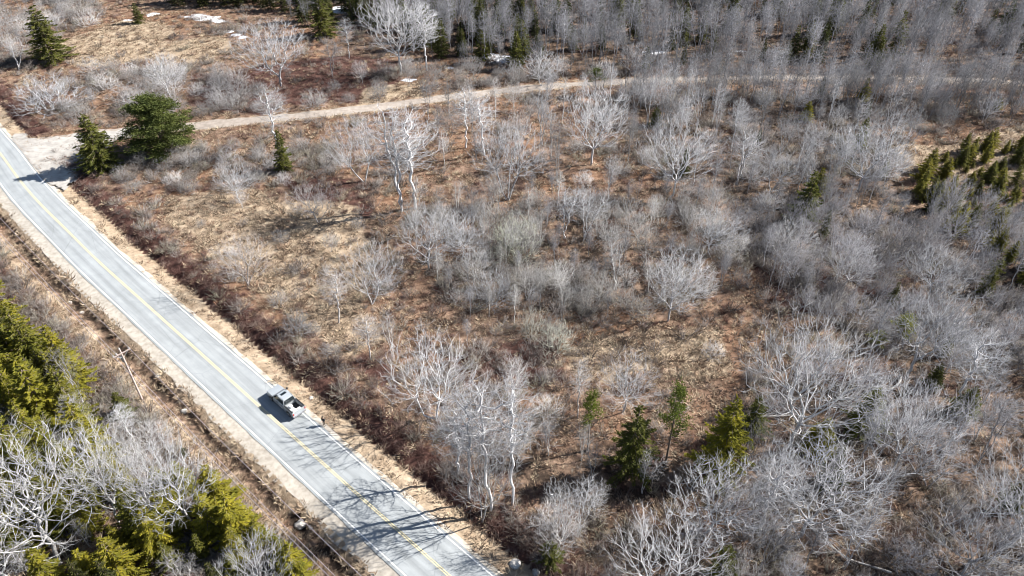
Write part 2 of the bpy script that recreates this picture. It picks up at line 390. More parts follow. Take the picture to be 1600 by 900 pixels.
road = strip('road', ROAD, [-3.35, -3.0, -2.2, -1.5, -0.8, 0, 0.8, 1.5, 2.2, 3.0, 3.35], lambda o: 0.03 - 0.006 * abs(o), M['asphalt'], attr=True, ragged=0.14, seed=4)
tag(road, kind='structure')
lz = lambda o: 0.036 - 0.006 * abs(o)
strip('edge_line', ROAD, [-3.08, -2.94], lz, M['white'], road)
strip('edge_line', ROAD, [2.94, 3.08], lz, M['white'], road)
strip('centre_line', ROAD, [-0.17, -0.05], lz, M['yellow'], road)
strip('centre_line', ROAD, [0.05, 0.17], lz, M['yellow'], road)
sl = strip('gravel_shoulder', ROAD, [-5.2, -4.6, -4.0, -3.15], lambda o: 0.004, M['gravel'], ragged=0.55, seed=1); tag(sl, kind='structure')
sr = strip('gravel_shoulder', ROAD, [3.15, 3.6, 3.95], lambda o: 0.004, M['gravel'], ragged=0.4, seed=2); tag(sr, kind='structure')
def track_mesh():
    nn = normals(TRACK); n = len(TRACK); s = np.concatenate([[0], np.cumsum(np.linalg.norm(np.diff(TRACK, axis=0), axis=1))])
    wid = np.interp(s, [0, 60, 110, 160], [2.0, 1.7, 1.25, 0.95]); wl = wid + 7.5 * np.exp(-s / 7.5); wr = wid + 7.5 * np.exp(-s / 9.0)       # flares where it meets the road
    rag = lambda k: 0.9 * (vnoise(TRACK[:, 0] + k, TRACK[:, 1], 2.2) - 0.5) + 0.9 * (vnoise(TRACK[:, 0] + k, TRACK[:, 1], 7) - 0.5)
    L = -(wl + rag(5)); R = wr + rag(90)
    cols = [L, L * 0.66, L * 0.33, L * 0, R * 0.33, R * 0.66, R]
    zz = [-0.03, 0.03, 0.0, 0.06, 0.0, 0.03, -0.03]
    V = []
    for c, z in zip(cols, zz):
        q = TRACK + nn * c[:, None]
        dr = signed_dist(q[:, 0], q[:, 1], ROAD)
        under = dr < 3.4                                             # stays just below the asphalt edge
        V.append(np.column_stack([q, np.where(under, -0.02, z + zat(q[:, 0], q[:, 1]) * (np.abs(c) > 99) + np.where(dr < 9, 0.0, 0.0))]))
    V = np.stack(V, 1); I = np.arange(n * 7).reshape(n, 7)
    q = np.stack([I[:-1, :-1], I[:-1, 1:], I[1:, 1:], I[1:, :-1]], -1).reshape(-1, 4)
    me = mesh_np('dirt_track', V.reshape(-1, 3), q, 4)
    if me.polygons[40].normal.z < 0: me.flip_normals()
    return me
tag(link('dirt_track', track_mesh(), M['track']), kind='structure')

def apron_mesh():
    poly = [(14, 204), (44, 211), (70, 216), (130, 208), (214, 199), (216, 213), (176, 226), (150, 242), (128, 262), (112, 300), (70, 290), (20, 250)]
    G = [at(*p) for p in poly]; xs = np.arange(min(p[0] for p in G), max(p[0] for p in G) + .5, .5); ys = np.arange(min(p[1] for p in G), max(p[1] for p in G) + .5, .5)
    X, Y = np.meshgrid(xs, ys); dr = signed_dist(X, Y, ROAD, 1)
    jx = X + (vnoise(X, Y, 1.7) - .5) * 1.6; jy = Y + (vnoise(X + 40, Y, 1.7) - .5) * 1.6
    keep = in_poly(jx, jy, G) & (dr > 3.2) & (dr < 60)
    zz = np.interp(dr, [3.2, 3.6, 6, 40, 60], [-.03, .03, .095, .085, .08])
    V = np.stack([X, Y, zz], -1).reshape(-1, 3); I = np.arange(X.size).reshape(X.shape); K = keep
    m = K[:-1, :-1] & K[:-1, 1:] & K[1:, 1:] & K[1:, :-1]
    q = np.stack([I[:-1, :-1], I[:-1, 1:], I[1:, 1:], I[1:, :-1]], -1)[m]
    used, inv = np.unique(q, return_inverse=True)
    return mesh_np('gravel_apron', V[used], inv.reshape(-1, 4), 4)
tag(link('gravel_apron', apron_mesh(), surface('apron_gravel', (0.30, 0.28, 0.255), (0.50, 0.47, 0.43), 0.8, 0.25)), kind='structure')

def blob_sheet(px, py, rx, ry, seed, lift=0.05, n=26, dome=0.0):
    cx, cy = at(px, py); rng = random.Random(seed); V = [(cx, cy, float(zat(cx, cy)) + lift + dome)]
    for ring in (0.55, 1.0):
        for i in range(n):
            a = 2 * math.pi * i / n; k = ring * (0.6 + 0.8 * float(vnoise(math.cos(a) * 2 + seed * 9, math.sin(a) * 2, 0.9)))
            x, y = cx + rx * k * math.cos(a), cy + ry * k * math.sin(a)
            V.append((x, y, float(zat(x, y)) + lift * (1.0 if ring < 1 else 0.2) + dome * (1 - ring)))
    Fc = [(0, 1 + i, 1 + (i + 1) % n) for i in range(n)]
    for i in range(n):
        j = (i + 1) % n; Fc += [(1 + i, 1 + n + i, 1 + n + j), (1 + i, 1 + n + j, 1 + j)]
    return V, Fc
def join_vf(parts):
    V, Fc = [], []
    for v, f in parts:
        o = len(V); V += v; Fc += [tuple(i + o for i in t) for t in f]
    return V, Fc
V, Fc = join_vf([blob_sheet(*a, lift=0.10, dome=0.06) for a in [(310, 27, 3.6, 1.8, 1), (328, 30, 3.4, 2.2, 2), (343, 34, 2.0, 1.2, 22), (358, 50, 1.6, 1.3, 3), (368, 56, 1.6, 1.0, 4), (380, 60, 1.0, .8, 23), (238, 24, 1.5, 1.6, 5), (200, 32, 1.6, 0.9, 6), (530, 16, 3.0, 3.0, 7), (768, 88, 2.8, 1.8, 8), (790, 92, 4.2, 2.0, 9), (778, 98, 2.4, 1.0, 10), (805, 100, 1.6, 1.0, 11), (1022, 82, 2.6, 1.3, 12), (638, 126, 1.6, 0.8, 13), (702, 108, 1.0, 0.8, 14), (1155, 80, 1.4, .8, 15), (1303, 44, 1.5, .9, 16)]])
sn = link('snow', mesh_np('snow', V, Fc, 3), M['snow']); tag(sn, 'patches of old snow lying at the shaded wood edge', 'snow', kind='stuff')
V, Fc = blob_sheet(1552, 127, 5.5, 1.1, 3, lift=0.09); pw = link('puddle', mesh_np('puddle', V, Fc, 3), M['water']); tag(pw, kind='structure')

# ------------------------------------------------------------------ tube builder for all woody growth
def tubes(S, sides, point=False):
    if len(S) == 0: return np.zeros((0, 3)), np.zeros((0, 3), int)
    A = np.array(S, float); p0, p1, r0, r1 = A[:, 0:3], A[:, 3:6], A[:, 6], A[:, 7]
    d = p1 - p0; d /= np.maximum(np.linalg.norm(d, axis=1), 1e-6)[:, None]
    ref = np.where(np.abs(d[:, 2:3]) > 0.9, np.array([[1.0, 0, 0]]), np.array([[0, 0, 1.0]]))
    u = np.cross(d, ref); u /= np.linalg.norm(u, axis=1)[:, None]; w = np.cross(d, u)
    n = len(A); k = sides
    an = np.arange(k) * 2 * math.pi / k
    ring = u[:, None, :] * np.cos(an)[None, :, None] + w[:, None, :] * np.sin(an)[None, :, None]
    lo = p0[:, None, :] + ring * r0[:, None, None]
    if point:
        V = np.concatenate([lo, p1[:, None, :]], 1); st = k + 1
        f = np.array([[i, (i + 1) % k, k] for i in range(k)])
    else:
        V = np.concatenate([lo, p1[:, None, :] + ring * r1[:, None, None]], 1); st = 2 * k
        f = []
        for i in range(k):
            j = (i + 1) % k; f += [[i, j, k + j], [i, k + j, k + i]]
        f = np.array(f)
    Fc = (np.arange(n) * st)[:, None, None] + f[None]
    return V.reshape(-1, 3), Fc.reshape(-1, 3)
def join_np(parts):
    V, Fc, o = [], [], 0
    for v, f in parts:
        V.append(v); Fc.append(f + o); o += len(v)
    return np.concatenate(V), np.concatenate(Fc)
UP = Vector((0, 0, 1))
def rvec(rng): return Vector((rng.gauss(0, 1), rng.gauss(0, 1), rng.gauss(0, 1)))
def grow(rng, out, p, d, L, r, lvl, sp):
    n = sp['steps'][lvl]; sl_ = L / n; last = lvl == len(sp['steps']) - 1
    for i in range(n):
        t = (i + 1) / n
        d = (d + rvec(rng) * sp['wob'][lvl] + UP * sp['trop'][lvl]).normalized()
        q = p + d * sl_
        ra = max(r * (1 - (t - 1 / n) * 0.8), sp['rmin'][lvl]); rb = max(r * (1 - t * 0.8), sp['rmin'][lvl] * 0.8)
        out[lvl].append((*p, *q, ra, rb))
        if not last and t > sp['start'][lvl]:
            kf = sp['kids'][lvl]; k = int(kf) + (rng.random() < kf - int(kf))
            for _ in range(k):
                ax = d.cross(rvec(rng)).normalized(); a = sp['ang'][lvl] * rng.uniform(0.65, 1.35)
                cd = (d * math.cos(a) + ax * math.sin(a)).normalized()
                cl = L * sp['ratio'][lvl] * (1.2 - 0.7 * t) * rng.uniform(0.65, 1.25)
                grow(rng, out, p + (q - p) * rng.random(), cd, cl, rb * 0.55, lvl + 1, sp)
        p = q
    if not last:                                   # the tip breaks into finer wood
        for _ in range(2):
            ax = d.cross(rvec(rng)).normalized(); a = 0.35 * rng.uniform(0.5, 1.3)
            grow(rng, out, p, (d * math.cos(a) + ax * math.sin(a)).normalized(), L * sp['ratio'][lvl] * 0.55, r * 0.3, lvl + 1, sp)
def bare(seed, kind):
    """bare crown: tips spread through the crown's volume, joined to the stem by short paths (balanced spanning tree),
    wood thickness from the number of tips each limb carries, then fine twigs at every node"""
    g = np.random.default_rng(seed); U = g.uniform
    lush = {'shrub': 3, 'slim': 3}.get(kind, 3)
    stems = []                                             # polylines of nodes that exist before the crown grows
    if kind == 'vase':
        n, bf, rt, k, tl, cen, ax = 620, .62, .0072, .385, (.4, .95), np.array([U(-.5, .5), U(-.5, .5), 5.9]), np.array([U(3.9, 4.7), U(3.9, 4.7), 4.0])
        roots = [np.array([0, 0, -.2])]
    elif kind in ('maple', 'limby'):
        n, bf, rt, k, tl, cen, ax = 700, .55, .0072, .40, (.4, .95), np.array([U(-.6, .6), U(-.6, .6), 6.1]), np.array([U(3.6, 4.4), U(3.6, 4.4), 3.8])
        t = np.array([U(-.3, .3), U(-.3, .3), U(1.6, 2.6)]); stems = [[np.array([0, 0, -.25]), t * .5 + np.array([U(-.08, .08), 0, 0]), t]]
        roots = []
        if kind == 'limby': n, rt, k, tl = 560, .0082, .40, (.4, .95)      # big white limbs, few twigs
    elif kind == 'slim':
        n, bf, rt, k, tl = 330, .42, .0072, .39, (.35, .75)
        ns = int(g.choice([1, 1, 2, 3])); roots = []
        cen = np.array([0, 0, 6.5]); ax = np.array([U(1.2, 1.9), U(1.2, 1.9), 3.4])
        for q in range(ns):
            a = U(0, 6.28); l = U(.0, .5) + .9 * q; top = np.array([math.cos(a) * l, math.sin(a) * l, U(8.2, 9.4) - q * U(.4, 1.4)])
            P_ = [np.array([.1 * q, .06 * q, -.2])]
            for z in np.linspace(.12, 1, 10): P_.append(top * np.array([z ** 1.3, z ** 1.3, z]) + np.array([U(-.1, .1), U(-.1, .1), 0]))
            stems.append(P_)
    else:
        n, bf, rt, k, tl, cen, ax = 330, .5, .020, .36, (.8, 1.9), np.array([0, 0, 2.2]), np.array([U(5.0, 6.2), U(5.0, 6.2), 7.0])
        roots = [np.array([0, 0, -.5])] + [np.array([U(-1.3, 1.3), U(-1.3, 1.3), -.1]) for _ in range(6)]
    # tips
    T = []
    lob = g.normal(size=(6, 3)); lob /= np.linalg.norm(lob, axis=1)[:, None]
    while len(T) < n:
        d = g.normal(size=3); d /= np.linalg.norm(d); r = U() ** .42
        r *= .80 + .26 * max(0, float((lob @ d).max()) - .4)   # uneven outline
        p = cen + ax * d * r
        if p[2] < (.35 if kind == 'shrub' else 1.2 if kind == 'vase' else 2.4): continue
        if kind in ('vase', 'maple', 'limby') and p[2] < .75 * math.hypot(p[0], p[1]) + (.2 if kind == 'vase' else 1.2): continue
        if kind == 'slim' and len(stems) > 1:
            st = stems[len(T) % len(stems)]; t = min(1, max(0, p[2] / st[-1][2])); p = p + np.array([st[-1][0] * t, st[-1][1] * t, 0])
        T.append(p)
    T = np.array(T)
    N, par, path = [], [], []
    for r in roots: par.append(-1 if not N else 0); N.append(r); path.append(0.)
    for st in stems:
        for q, p in enumerate(st):
            N.append(p); par.append(-1 if q == 0 else len(N) - 2); path.append(0. if q == 0 else path[-1] + .35 * float(np.linalg.norm(p - st[q - 1])))
    best = np.full(n, 1e9); who = np.zeros(n, int); free = np.ones(n, bool)
    def update(i):
        d = np.linalg.norm(T - N[i], axis=1); c = d + bf * path[i]
        up = (N[i][2] - T[:, 2]) > 0; c = c + np.where(up, (N[i][2] - T[:, 2]) * 1.2, 0)      # wood climbs, it seldom turns down
        m = c < best; best[m] = c[m]; who[m] = i
    skip = 2 if kind == 'slim' else 0
    for i in range(len(N)):
        if kind == 'slim' and N[i][2] < 2.8: continue
        if kind in ('maple', 'limby') and i < 1: continue
        update(i)
    for _ in range(n):
        jx = int(np.argmin(np.where(free, best, 1e12))); free[jx] = False; i = int(who[jx])
        N.append(T[jx]); par.append(i); path.append(path[i] + float(np.linalg.norm(T[jx] - N[i]))); update(len(N) - 1)
    par = np.array(par); N = np.array(N); cnt = np.ones(len(N))
    order = np.argsort(-np.array(path))
    # descendants: children always come after parents in the list
    for i in range(len(N) - 1, -1, -1):
        if par[i] >= 0: cnt[par[i]] += cnt[i]
    rad = rt * cnt ** k
    if kind == 'slim': rad = np.where(cnt > 12, np.maximum(rad, .035), rad)
    W5, W4, F3, TW = [], [], [], []
    for i in range(len(N)):
        q = par[i]
        if q < 0: continue
        a, b = N[q], N[i]; ra, rb = min(rad[q], rad[i] * 1.35), rad[i]; L = np.linalg.norm(b - a)
        mid = (a + b) / 2 + g.normal(size=3) * .06 * L - np.array([0, 0, .03 * L])
        bucket_ = W5 if rb > rt * 4.5 else W4 if rb > rt * 2.1 else F3
        bucket_ += [(*a, *mid, ra, (ra + rb) / 2), (*mid, *b, (ra + rb) / 2, rb)]
        d = (b - a) / max(L, 1e-6); out_ = b - cen * np.array([1, 1, .55]); out_ /= np.linalg.norm(out_) + 1e-6
        if cnt[i] > 60: continue
        for _ in range(lush if cnt[i] < 3 else lush - 1):
            dd = d * .75 + out_ * .35 + np.array([0, 0, .28]) + g.normal(size=3) * .42; dd /= np.linalg.norm(dd); l = U(*tl)
            p0 = a + (b - a) * U(.25, 1); p1 = p0 + dd * l; TW.append((*p0, *p1, rt * U(.75, 1.0), 0))
            if U() < .4:
                d3 = dd + g.normal(size=3) * .55; d3 /= np.linalg.norm(d3); pm = p0 + dd * l * U(.3, .7); TW.append((*pm, *(pm + d3 * l * .55), rt * .7, 0))
    return join_np([tubes(W5, 5), tubes(W4, 4)]), join_np([tubes(F3, 3), tubes(TW, 3, True)])
def tri_fan(base, tip, wid, nrm):
    """flat leaf-like sprays: base, tip (n,3), width vector from nrm"""
    d = tip - base; s = np.cross(d, nrm); s /= np.maximum(np.linalg.norm(s, axis=1), 1e-6)[:, None]
    m = base + d * 0.42
    V = np.stack([base, m + s * wid[:, None], tip, m - s * wid[:, None]], 1); n = len(base)
    Fc = (np.arange(n) * 4)[:, None, None] + np.array([[0, 1, 2], [0, 2, 3]])[None]
    return V.reshape(-1, 3), Fc.reshape(-1, 3)
def conifer(seed, R=2.3, ragged=0.25, base=0.05, whorls=30):
    """spruce or fir, 10 m tall: drooping branches in whorls carrying flat sprays"""
    rng = np.random.default_rng(seed); seg = [(0, 0, -.2, 0, 0, 5, .17, .1), (0, 0, 5, 0, 0, 9.9, .1, .015)]
    B, T, W, N = [], [], [], []
    for w in range(whorls):
        t = base + (0.985 - base) * (w / (whorls - 1)) ** 0.92
        z0 = 10 * t; Rl = R * (1 - t) ** 0.82 * (1 if t > .12 else .8) + 0.10
        nb = int(rng.integers(6, 9)) if t < .85 else 5
        a0 = rng.random() * 7
        for b in range(nb):
            if rng.random() < ragged * .55: continue
            a = a0 + 2 * math.pi * b / nb + rng.uniform(-.35, .35); Lb = Rl * rng.uniform(1 - ragged * 1.6, 1 + ragged)
            zb = z0 + rng.uniform(-.16, .16); dr = np.array([math.cos(a), math.sin(a), 0.0]); sd = np.array([-dr[1], dr[0], 0])
            droop = rng.uniform(.18, .42) * (1.15 - t)
            pt = lambda s: np.array([0, 0, zb]) + dr * Lb * s + np.array([0, 0, -droop * Lb * (s - .45 * s * s * s) + .08 * Lb * (1 - s)])
            seg.append((*pt(0.0), *pt(.9), .028, .01))
            k = max(5, int(Lb * 10))
            for i in range(k):
                s = 0.14 + 0.86 * (i + rng.random()) / k; p = pt(min(s, 1))
                for sg in (-1, 1):
                    ln = (0.22 + 0.34 * (1 - s)) * min(1.0, Lb * .6 + .25) * rng.uniform(.7, 1.3)
                    dd = sd * sg * rng.uniform(.5, 1) + dr * rng.uniform(.35, .9) + np.array([0, 0, rng.uniform(-.4, .16)])
                    B.append(p); T.append(p + dd * ln); W.append(rng.uniform(.045, .085)); N.append(np.array([rng.normal() * .5, rng.normal() * .5, 1]))
                if rng.random() < .6:
                    B.append(p); T.append(p + dr * .28 + np.array([0, 0, rng.uniform(-.1, .3)])); W.append(.085); N.append(sd + rng.normal(size=3) * .3)
    B.append(np.array([0, 0, 9.4])); T.append(np.array([0, 0, 10.1])); W.append(.06); N.append(np.array([1., 0, 0]))
    return tubes(seg, 5), tri_fan(np.array(B), np.array(T), np.array(W), np.array(N))
def pine(seed, R=3.4, low=0.15, limbs=58, fill=1.0):
    """open round-headed pine, 10 m tall: limbs ending in needle clumps"""
    rng = np.random.default_rng(seed); seg = [(0, 0, -.2, .1, 0, 5, .2, .13), (.1, 0, 5, 0, 0, 9.2, .13, .03)]
    B, T, W, N = [], [], [], []
    for k in range(limbs):
        t = low + (1 - low) * (k + rng.random()) / limbs; z = 10 * t * 0.94
        prof = math.sin(min(1, (1 - t) * 1.45 + 0.06) * math.pi / 2) ** .8 * (0.72 + .28 * min(1, t / .35))
        a = k * 2.4 + rng.uniform(-.4, .4); L = R * prof * rng.uniform(.62, 1.08)
        e = np.array([math.cos(a) * L, math.sin(a) * L, z + rng.uniform(.0, .7)])
        seg.append((0, 0, z - .3, *e, .05, .015))
        for f in (1.0, .72, .45):
            c = np.array([0, 0, z - .3]) * (1 - f) + e * f; n = int((150 if f == 1 else 90) * fill)
            dirs = rng.normal(size=(n, 3)); dirs[:, 2] = np.abs(dirs[:, 2]) * .8 - .15; dirs /= np.linalg.norm(dirs, axis=1)[:, None]
            off = rng.normal(size=(n, 3)) * np.array([.36, .36, .2])
            B += list(c + off); T += list(c + off + dirs * rng.uniform(.28, .5, (n, 1))); W += list(rng.uniform(.04, .075, n)); N += list(rng.normal(size=(n, 3)))
    return tubes(seg, 5), tri_fan(np.array(B), np.array(T), np.array(W), np.array(N))

LIB = {}
def register(kind, pairs, mt, mc):
    LIB[kind] = []
    for (wv, wf), (cv, cf) in pairs:
        tm = mesh_np(kind + '_trunk', wv, wf, 3); tm.materials.append(mt)
        cm = mesh_np(kind + '_crown', cv, cf, 3); cm.materials.append(mc)
        allv = np.concatenate([wv, cv]); r = np.hypot(cv[:, 0], cv[:, 1])
        LIB[kind].append(dict(trunk=tm, crown=cm, H=float(np.percentile(cv[:, 2], 99)), W=2 * float(np.percentile(r, 97)), raw=((wv, wf), (cv, cf))))
register('vase', [bare(100 + i, 'vase') for i in range(8)], M['bark'], M['twig'])
register('maple', [bare(200 + i, 'maple') for i in range(6)], M['bark'], M['twig'])
register('slim', [bare(300 + i, 'slim') for i in range(10)], M['bark'], M['twig'])
register('limby', [bare(700 + i, 'limby') for i in range(4)], M['bark'], M['twig'])
register('shrub', [bare(400 + i, 'shrub') for i in range(6)], M['bark'], M['twig'])
register('spruce', [conifer(500 + i, R=[2.4, 2.1, 2.7, 1.5, 2.3][i], ragged=[.22, .34, .28, .34, .5][i]) for i in range(5)], M['trunk_dark'], M['needle'])
register('pine', [pine(600, 3.9, .1), pine(601, 2.2, .4, 15, .38), pine(602, 1.9, .55, 11, .42)], M['trunk_dark'], M['pine'])

NAME = {'vase': 'bare_tree', 'maple': 'bare_tree', 'limby': 'bare_tree', 'slim': 'birch_tree', 'shrub': 'shrub', 'spruce': 'spruce_tree', 'pine': 'pine_tree'}
CAT = {'vase': 'tree', 'maple': 'tree', 'limby': 'tree', 'slim': 'tree', 'shrub': 'shrub', 'spruce': 'spruce', 'pine': 'pine'}
prng = random.Random(5)
def plant(kind, x, y, H, W=None, var=None, tint=(1, 1, 1), label=None, group=None, rz=None, lean=None):
    v = LIB[kind][prng.randrange(len(LIB[kind])) if var is None else var % len(LIB[kind])]
    sz = H / v['H']; sx = sz if W is None else min(max(W / v['W'], sz * 0.55), sz * 1.7)
    o = empty(NAME[kind], (x, y, float(zat(x, y)) - 0.03), prng.random() * 6.28 if rz is None else rz)
    if lean: o.rotation_euler = (lean[0], lean[1], o.rotation_euler[2])
    o.scale = (sx, sx, sz)
    wood, fol = ('trunk', 'crown')
    a = link('stems' if kind == 'shrub' else 'trunk', v['trunk'], None, o); b = link('twigs' if kind == 'shrub' else 'crown', v['crown'], None, o)
    if kind == 'slim': tint = tuple(c * .86 for c in tint)
    t2 = tuple(c * (1.5 if kind == 'slim' else 1) for c in tint) if kind in ('vase', 'maple', 'limby', 'slim', 'shrub') else (1, 1, 1)
    a.color = (*t2, 1); b.color = (*tint, 1)
    tag(o, label, CAT[kind], group)
    return o

